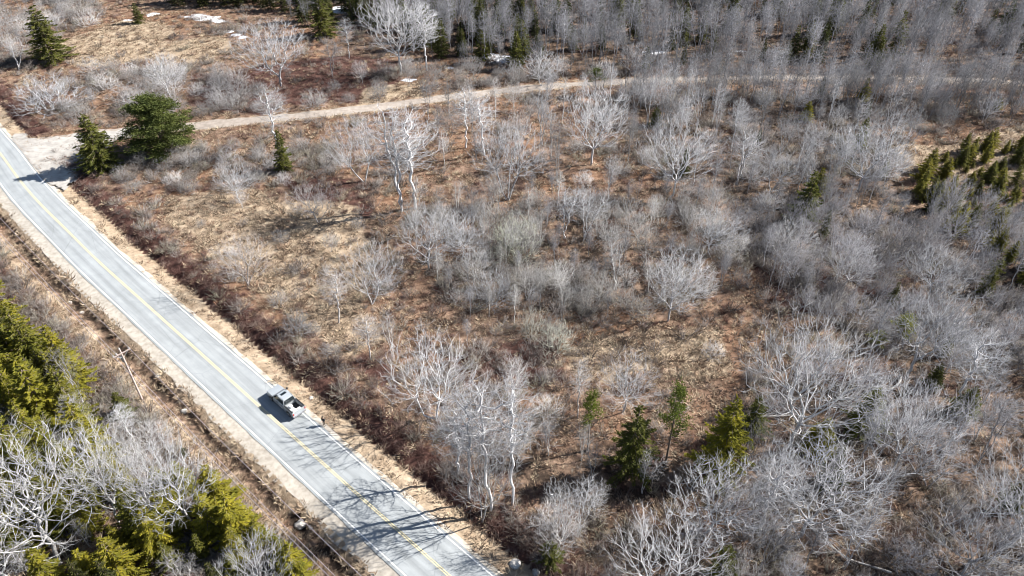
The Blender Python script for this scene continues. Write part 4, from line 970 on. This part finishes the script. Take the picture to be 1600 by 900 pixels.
# ------------------------------------------------------------------ stones along the ditch
def rock_mesh(seed, r=1.0):
    rng = random.Random(seed); bm = bmesh.new(); bmesh.ops.create_icosphere(bm, subdivisions=2, radius=r)
    for v in bm.verts:
        k = 1 + .55 * (float(vnoise(v.co.x * 1.3 + seed * 7, v.co.y * 1.3 + v.co.z, .8)) - .5); v.co = Vector((v.co.x * k * 1.15, v.co.y * k, v.co.z * k * .62))
    me = bpy.data.meshes.new('rock'); bm.to_mesh(me); bm.free(); return me
rocks = [rock_mesh(i) for i in range(4)]
for i, (px, py, r, lab) in enumerate([(467, 813, .62, 'largest pale boulder beside the lower roadside ditch'), (484, 818, .3, 'small stone right of the largest pale boulder'), (383, 845, .35, 'pale stone on the bank among the low firs'),
        (106, 466, .28, 'small pale stone at the upper left ditch'), (245, 582, .4, 'flat pale stone in the ditch near the pole'), (285, 634, .45, 'pale stone in the ditch below the pole'), (805, 880, .55, 'white boulder at the bottom edge right of the road'),
        (838, 890, .4, 'pale stone near the bottom edge beside dark fir'), (486, 620, .3, 'dark stone on the verge beside the truck'), (124, 480, .35, 'pale stone in the ditch near the left firs')]):
    x, y = at(px, py); o = link('rock', rocks[i % 4], M['stone']); o.location = (x, y, float(zat(x, y)) + r * .2); o.scale = (r, r, r); o.rotation_euler = (0, 0, i * 1.7)
    tag(o, lab, 'rock', 'stones along the road')

# fallen birch at the lower right
def fallen(pts, r, name, label, side):
    G = [Vector((*at(*p), 0)) for p in pts]
    for g in G: g.z = float(zat(g.x, g.y)) + r + .25
    root = empty(name, (G[0].x, G[0].y, float(zat(G[0].x, G[0].y)))); o0 = Vector(root.location)
    L = spline([tuple(g - o0) for g in G], .6); n = len(L)
    S = [(*L[i], *L[i + 1], r * (1 - .7 * i / n), r * (1 - .7 * (i + 1) / n)) for i in range(n - 1)]
    V, Fc = tubes(S, 6); t = link('trunk', mesh_np('log', V, Fc, 3), M['bark'], root); t.color = (1.2, 1.17, 1.1, 1)
    rng = random.Random(side); out = [[], [], []]
    sp = dict(steps=[5, 3, 1], wob=[.1, .15, .2], trop=[.03, .02, 0], start=[.1, .1, 1], kids=[1.6, 1.6, 0], ang=[.6, .7, 0], ratio=[.45, .6, 0], rmin=[.03, .018, .012])
    for i in range(n // 3, n, 2):
        d = Vector((L[min(i + 1, n - 1)] - L[i - 1])).normalized(); dd = (d + rvec(rng) * .6 + UP * .25).normalized()
        grow(rng, out, Vector(L[i]), dd, rng.uniform(1.2, 2.6), r * .35, 0, sp)
    V, Fc = join_np([tubes(out[0], 4), tubes(out[1], 3), tubes(out[2], 3, True)])
    b = link('branches', mesh_np('log_branches', V, Fc, 3), M['twig'], root); b.color = (1.1, 1.1, 1.08, 1)
    tag(root, label, 'fallen tree')
fallen([(1392, 896), (1360, 886), (1328, 876), (1302, 858), (1284, 838)], .15, 'fallen_tree', 'fallen white birch trunk curving near the bottom right', 1)
fallen([(1406, 590), (1403, 602), (1392, 610), (1372, 614)], .17, 'fallen_tree', 'bent pale fallen trunk under the two dark stems', 2)
fallen([(1168, 654), (1200, 652), (1232, 651)], .16, 'fallen_tree', 'pale log lying left of the huge pale tree', 3)

# ------------------------------------------------------------------ utility pole and cables
ub, ut = (222, 624), (187, 548)
px_, py_ = at(*ub); PH = height(ub, ut) + .3
rd = ROAD[np.argmin((ROAD[:, 0] - px_) ** 2 + (ROAD[:, 1] - py_) ** 2) + 3] - ROAD[np.argmin((ROAD[:, 0] - px_) ** 2 + (ROAD[:, 1] - py_) ** 2) - 3]
rd /= np.linalg.norm(rd); cross = np.array([rd[1], -rd[0]])
zb = float(zat(px_, py_))
def box(V0, V1):
    x0, y0, z0 = V0; x1, y1, z1 = V1
    V = [(x0, y0, z0), (x1, y0, z0), (x1, y1, z0), (x0, y1, z0), (x0, y0, z1), (x1, y0, z1), (x1, y1, z1), (x0, y1, z1)]
    return V, [(0, 3, 2, 1), (4, 5, 6, 7), (0, 1, 5, 4), (1, 2, 6, 5), (2, 3, 7, 6), (3, 0, 4, 7)]
def mk(name, V, Fc, m, parent, bev=0.0):
    me = bpy.data.meshes.new(name); me.from_pydata([tuple(v) for v in V], [], [tuple(f) for f in Fc]); me.update()
    if bev:
        bm = bmesh.new(); bm.from_mesh(me); bmesh.ops.bevel(bm, geom=bm.edges[:], offset=bev, segments=2, affect='EDGES', profile=.6); bm.to_mesh(me); bm.free()
    return link(name, me, m, parent)
def tube(name, S, m, parent, sides=8):
    V, Fc = tubes(S, sides); return link(name, mesh_np(name, V, Fc, 3), m, parent)
def make_pole(x, y, label):
    z0 = float(zat(x, y))
    root = empty('utility_pole', (x, y, z0), math.atan2(cross[1], cross[0])); tag(root, label, 'utility pole')
    tube('pole', [(0, 0, -.3, 0, 0, PH * .5, .135, .115), (0, 0, PH * .5, 0, 0, PH, .115, .095), (0, 0, PH, 0, 0, PH + .02, .095, .01)], M['polewood'], root, 10)
    mk('crossarm', *box((-1.05, -.17, PH - .60), (1.05, -.08, PH - .48)), M['polewood'], root, .012)
    for s in (-1, 1): tube('brace', [(s * .75, -.2, PH - .58, s * .12, -.17, PH - 1.15, .022, .022)], M['steelgrey'], root, 5)
    for ix in (-.98, -.55, .98): tube('insulator', [(ix, -.13, PH - .46, ix, -.13, PH - .34, .05, .06), (ix, -.13, PH - .34, ix, -.13, PH - .28, .11, .11), (ix, -.13, PH - .28, ix, -.13, PH - .16, .07, .04)], M['porcelain'], root, 8)
    tube('insulator', [(0, 0, PH, 0, 0, PH + .12, .05, .06), (0, 0, PH + .12, 0, 0, PH + .2, .1, .1), (0, 0, PH + .2, 0, 0, PH + .3, .07, .04)], M['porcelain'], root, 8)
    tr = tube('transformer', [(.0, .34, PH - 2.2, 0, .34, PH - 1.35, .19, .19), (0, .34, PH - 1.35, 0, .34, PH - 1.25, .19, .06)], M['steelgrey'], root, 12)
    tube('bracket', [(0, .1, PH - 1.5, 0, .2, PH - 1.5, .03, .03)], M['steelgrey'], root, 5)
    return root
make_pole(px_, py_, 'weathered wooden utility pole with crossarm left of the road')
hw = [(-.98, PH - .16, 'left power cable strung along the pole line'), (.98, PH - .16, 'road-side power cable strung along the pole line'), (0, PH - 2.4, 'lowest cable strung along the pole line beside the road')]
for off, zc, lab in hw:
    S = []
    i0 = np.argmin((ROAD[:, 0] - px_) ** 2 + (ROAD[:, 1] - py_) ** 2); dpole = signed_dist(np.array([px_]), np.array([py_]), ROAD, 1)[0]
    nn = normals(ROAD)
    def posn(i, o):
        i = max(0, min(len(ROAD) - 1, i)); return ROAD[i] + nn[i] * (dpole + o)
    for a, b in ((i0, i0 - 46), (i0, i0 + 46)):
        A = posn(a, off * 1.0); B = posn(b, off); last = None
        for k in range(25):
            t = k / 24; q = A * (1 - t) + B * t; z = zb + zc - 4 * 0.75 * t * (1 - t)
            if last is not None: S.append((*last, q[0], q[1], z, .028, .028))
            last = (q[0], q[1], z)
    tag(tube('power_cable', S, M['cable'], None, 4), lab, 'cable', 'cables on the pole line')
for k, lab in ((-46, 'utility pole further up the road at the left edge'), (46, 'utility pole further down the road at the bottom')):
    i = i0 + k; q = ROAD[i] + nn[i] * dpole
    X_, Y_ = to_px(q[0], q[1], 4.0)
    if -40 < X_ < 1640 and Y_ < 940: pass

# ------------------------------------------------------------------ pickup truck
def loft(sections):
    """closed cross sections (same count) -> quads with capped ends"""
    n = len(sections[0]); V = [p for s in sections for p in s]; Fc = []
    for i in range(len(sections) - 1):
        for j in range(n):
            k = (j + 1) % n; Fc.append((i * n + j, i * n + k, (i + 1) * n + k, (i + 1) * n + j))
    Fc.append(tuple(range(n - 1, -1, -1))); Fc.append(tuple(range((len(sections) - 1) * n, len(sections) * n)))
    return V, Fc
def rect_sec(x, w, z0, z1, tw=None):
    tw = w if tw is None else tw; m_ = z0 + (z1 - z0) * .55
    return [(x, -w * .95, z0), (x, w * .95, z0), (x, w, m_), (x, tw, z1), (x, -tw, z1), (x, -w, m_)]
t_front, t_back = np.array(at(427, 609)), np.array(at(470, 646))
axis_t = (t_front - t_back) / np.linalg.norm(t_front - t_back)
# keep the truck parallel to the road
i_t = np.argmin(np.sum((ROAD - (t_front + t_back) / 2) ** 2, 1)); tan = ROAD[i_t + 3] - ROAD[i_t - 3]; tan /= np.linalg.norm(tan)
cen = np.array(at(448, 632)); cen = ROAD[i_t] + normals(ROAD)[i_t] * 2.55 + tan * ((cen - ROAD[i_t]) @ tan)
truck = empty('pickup_truck', (cen[0], cen[1], 0.012), math.atan2(tan[1], tan[0])); tag(truck, 'silver crew-cab pickup truck parked on the road edge', 'truck')
SL = M['silver']
# body (x forward); origin at mid length; 5.9 m long
body = mk('body', *loft([rect_sec(2.92, .80, .48, .98, .74), rect_sec(2.80, .93, .42, 1.08, .84), rect_sec(2.2, .98, .36, 1.16, .88), rect_sec(1.45, .99, .36, 1.20, .90), rect_sec(.3, .99, .36, 1.18, .93), rect_sec(-1.0, .99, .36, 1.18, .93)]), SL, truck, .03)
mk('cab', *loft([[(1.52, -.86, 1.16), (1.52, .86, 1.16), (1.46, .86, 1.2), (1.46, -.86, 1.2)], [(.72, -.86, 1.16), (.72, .86, 1.16), (.72, .70, 1.80), (.72, -.70, 1.80)], [(.3, -.88, 1.16), (.3, .88, 1.16), (.3, .72, 1.88), (.3, -.72, 1.88)], [(-.55, -.88, 1.16), (-.55, .88, 1.16), (-.55, .72, 1.86), (-.55, -.72, 1.86)], [(-1.0, -.87, 1.16), (-1.0, .87, 1.16), (-.86, .72, 1.80), (-.86, -.72, 1.80)]]), SL, truck, .02)
def quad_panel(name, P, m, parent, t=0.012):
    P = [Vector(p) for p in P]; n = (P[1] - P[0]).cross(P[3] - P[0]).normalized() * t
    V = [tuple(p) for p in P] + [tuple(p + n) for p in P]
    return mk(name, V, [(3, 2, 1, 0), (4, 5, 6, 7), (0, 1, 5, 4), (1, 2, 6, 5), (2, 3, 7, 6), (3, 0, 4, 7)], m, parent)
quad_panel('windscreen', [(1.44, -.78, 1.225), (1.44, .78, 1.225), (.78, .66, 1.775), (.78, -.66, 1.775)], M['glass'], truck, .02)
quad_panel('rear_window', [(-1.0, .76, 1.25), (-1.0, -.76, 1.25), (-.875, -.66, 1.74), (-.875, .66, 1.74)], M['glass'], truck, .025)
for s in (-1, 1):
    for (xa, xb, xc, xd) in ((1.30, .32, .32, .75), (.24, -.84, -.78, .24)):
        P = [(xa, s * .866, 1.22), (xb, s * .866, 1.22), (xc, s * .735, 1.74), (xd, s * .735, 1.74)]
        quad_panel('side_window', P if s > 0 else P[::-1], M['glass'], truck, .022)
    mk('wing_mirror', *box((1.12, s * 1.0 if s > 0 else -1.22, 1.16), (1.30, 1.22 if s > 0 else -1.0, 1.38)), M['black'], truck, .03)
    quad = lambda a, b, z0, z1, y: [(a, y, z0), (b, y, z0), (b, y, z1), (a, y, z1)]
    d1 = mk('door_handle', *box((.38, s * .985 - .02, .98), (.56, s * .985 + .02, 1.02)), M['black'], truck)
    mk('door_handle', *box((-.72, s * .985 - .02, .98), (-.54, s * .985 + .02, 1.02)), M['black'], truck)
    mk('headlight', *box((2.78, s * .68 - .17, .80), (2.935, s * .68 + .17, .98)), M['lampclear'], truck, .03)
    mk('tail_light', *box((-2.97, s * .86 - .07, .72), (-2.90, s * .86 + .07, 1.08)), M['lampred'], truck, .01)
    # bed side
    mk('bed_side', *box((-2.92, min(s * .76, s * .97), .40), (-1.02, max(s * .76, s * .97), 1.20)), SL, truck, .03)
for s in (-1, 1):
    for wx in (1.92, -1.92):
        arc = [(wx + .47 * math.cos(a), .40 + .47 * math.sin(a)) for a in np.linspace(0, math.pi, 12)]
        tube('wheel_arch', [(x0, s * .985, z0, x1, s * .985, z1, .035, .035) for (x0, z0), (x1, z1) in zip(arc[:-1], arc[1:])], M['black'], truck, 5)
    for sx in (1.38, .28, -.92): mk('door_seam', *box((sx - .012, s * .992 - .006, .45), (sx + .012, s * .992 + .006, 1.14)), M['black'], truck)
    mk('bed_rail', *box((-2.9, s * .865 - .09, 1.203), (-1.05, s * .865 + .09, 1.222)), M['black'], truck)
    mk('roof_seam', *box((-.8, s * .66 - .012, 1.80), (.66, s * .66 + .012, 1.872)), M['black'], truck)
mk('cab_guard', *box((-1.06, -.80, 1.17), (-1.01, .80, 1.215)), M['black'], truck)
mk('sunroof', *box((-.02, -.38, 1.885), (.36, .38, 1.897)), M['glass'], truck)
mk('bed_floor', *box((-2.86, -.76, .50), (-1.02, .76, .62)), M['black'], truck)
mk('tailgate', *box((-2.95, -.97, .46), (-2.84, .97, 1.17)), SL, truck, .02)
mk('front_bumper', *box((2.82, -.93, .40), (3.0, .93, .62)), M['rim'], truck, .04)
mk('grille', *box((2.86, -.48, .68), (2.945, .48, .96)), M['black'], truck, .01)
mk('rear_bumper', *box((-3.08, -.94, .42), (-2.94, .94, .60)), M['rim'], truck, .03)
for wx in (1.92, -1.92):
    for s in (-1, 1):
        an = [2 * math.pi * k / 24 for k in range(24)]
        secs = [[(wx + r * math.cos(a), s * yy, .39 + r * math.sin(a)) for a in an] for yy, r in ((.76, .34), (.78, .39), (.98, .39), (1.0, .35))]
        if s < 0: secs = secs[::-1]
        w_ = mk('wheel', *loft(secs), M['rubber'], truck)
        secs = [[(wx + r * math.cos(a), s * yy, .39 + r * math.sin(a)) for a in an] for yy, r in ((.99, .24), (1.008, .23), (1.012, .08))]
        if s < 0: secs = secs[::-1]
        mk('rim', *loft(secs), M['rim'], w_)
# cargo: bulging white sacks, each a thing of its own
def sack_mesh(seed):
    bm = bmesh.new(); bmesh.ops.create_cube(bm, size=1.0); bmesh.ops.subdivide_edges(bm, edges=bm.edges[:], cuts=4, use_grid_fill=True)
    for v in bm.verts:
        c = v.co; r = max(abs(c.x), abs(c.y), abs(c.z)) * 2; sph = c.normalized() * .5 * r if c.length > 0 else c
        c2 = c.lerp(sph, .55); k = 1 + .25 * (float(vnoise(c2.x * 3 + seed * 5, c2.y * 3 + c2.z * 2, .7)) - .5); v.co = c2 * k
    me = bpy.data.meshes.new('sack'); bm.to_mesh(me); bm.free(); me.polygons.foreach_set('use_smooth', [True] * len(me.polygons)); return me
sk = [sack_mesh(i) for i in range(3)]
mt = Matrix.Translation(truck.location) @ Matrix.Rotation(truck.rotation_euler.z, 4, 'Z')
for i, (sx, sy, sz, lx, ly, lz_, lab) in enumerate([(.7, .6, .42, -1.45, .42, .82, 'white sack in the truck bed behind the cab'), (.62, .62, .45, -2.05, .40, .84, 'white sack in the middle of the truck bed'), (.6, .7, .44, -2.5, .34, .83, 'white sack against the tailgate on the road side'), (.5, .5, .4, -2.52, -.28, .81, 'white sack against the tailgate in the centre'), (.5, .45, .38, -1.75, .35, 1.2, 'small white sack lying on top of the others')]):
    o = link('sack', sk[i % 3], M['sack']); o.location = mt @ Vector((lx, ly, lz_)); o.scale = (sx, sy, sz); o.rotation_euler = (0, 0, truck.rotation_euler.z + i * .5)
    tag(o, lab, 'sack', 'sacks in the truck bed')

# ------------------------------------------------------------------ person standing behind the truck
def person(px, py, H, face, label):
    x, y = at(px, py); root = empty('person', (x, y, float(zat(x, y)) + .01), face); tag(root, label, 'person')
    k = H / 1.75
    V, E, R = [], [], []
    def v(p, r, par=None):
        V.append(tuple(c * k for c in p)); R.append(r * k)
        if par is not None: E.append((par, len(V) - 1))
        return len(V) - 1
    pel = v((0, 0, .95), .15); sp1 = v((0, 0, 1.12), .14, pel); ch = v((.02, 0, 1.33), .165, sp1); nk = v((.03, 0, 1.48), .065, ch); hd0 = v((.04, 0, 1.56), .085, nk); hd1 = v((.05, 0, 1.66), .10, hd0); v((.04, 0, 1.73), .07, hd1)
    v((.145, 0, 1.60), .018, hd0)
    for s in (-1, 1): v((.04, s * .105, 1.62), .02, hd0)
    for s in (-1, 1):
        hip = v((0, s * .10, .90), .105, pel); kn = v((.04, s * .12, .50), .07, hip); an = v((0, s * .13, .09), .05, kn); toe = v((.17, s * .15, .04), .045, an)
        sh = v((.01, s * .19, 1.40), .075, ch); el = v((.02, s * .26, 1.12), .055, sh); wr = v((.24, s * .13, 1.10), .036, el); pa = v((.31, s * .09, 1.11), .038, wr)
        for f, (dy, ln) in enumerate(((-.03, .07), (-.01, .085), (.01, .08), (.03, .06))):
            a = v((.36, s * .09 + dy, 1.11), .0095, pa); v((.36 + ln * .6, s * .09 + dy, 1.09), .008, a)
        th = v((.30, s * .09 - s * .045, 1.14), .010, pa); v((.34, s * .09 - s * .06, 1.15), .008, th)
    me = bpy.data.meshes.new('body'); me.from_pydata(V, E, []); o = link('body', me, None, root)
    sm = o.modifiers.new('skin', 'SKIN'); sv = me.skin_vertices[0].data
    for i, r in enumerate(R): sv[i].radius = (r, r); sv[i].use_root = i == 0
    o.modifiers.new('sub', 'SUBSURF').levels = 1
    dg = bpy.context.evaluated_depsgraph_get(); dg.update(); me2 = bpy.data.meshes.new_from_object(o.evaluated_get(dg))
    o.modifiers.clear(); o.data = me2; me2.materials.clear()
    for m in ('jacket', 'trouser', 'skin', 'black'): me2.materials.append(M[m])
    for f in me2.polygons:
        c = f.center / k
        f.material_index = 2 if (c.z > 1.47 or c.x > .27) else 0 if c.z > .92 else 1 if c.z > .11 else 3
        f.use_smooth = True
    # cap of hair
    bm = bmesh.new(); bmesh.ops.create_uvsphere(bm, u_segments=14, v_segments=10, radius=.122 * k)
    bmesh.ops.delete(bm, geom=[q for q in bm.verts if q.co.z < -.02 * k and q.co.x > -.02 * k or q.co.z < -.08 * k], context='VERTS')
    hm = bpy.data.meshes.new('hair'); bm.to_mesh(hm); bm.free(); hr = link('hair', hm, M['hair'], root); hr.location = (.03 * k, 0, 1.68 * k)
    return root
person(507, 664, 1.72, math.atan2(-.7, -.4), 'person in dark jacket standing on the verge behind the truck')
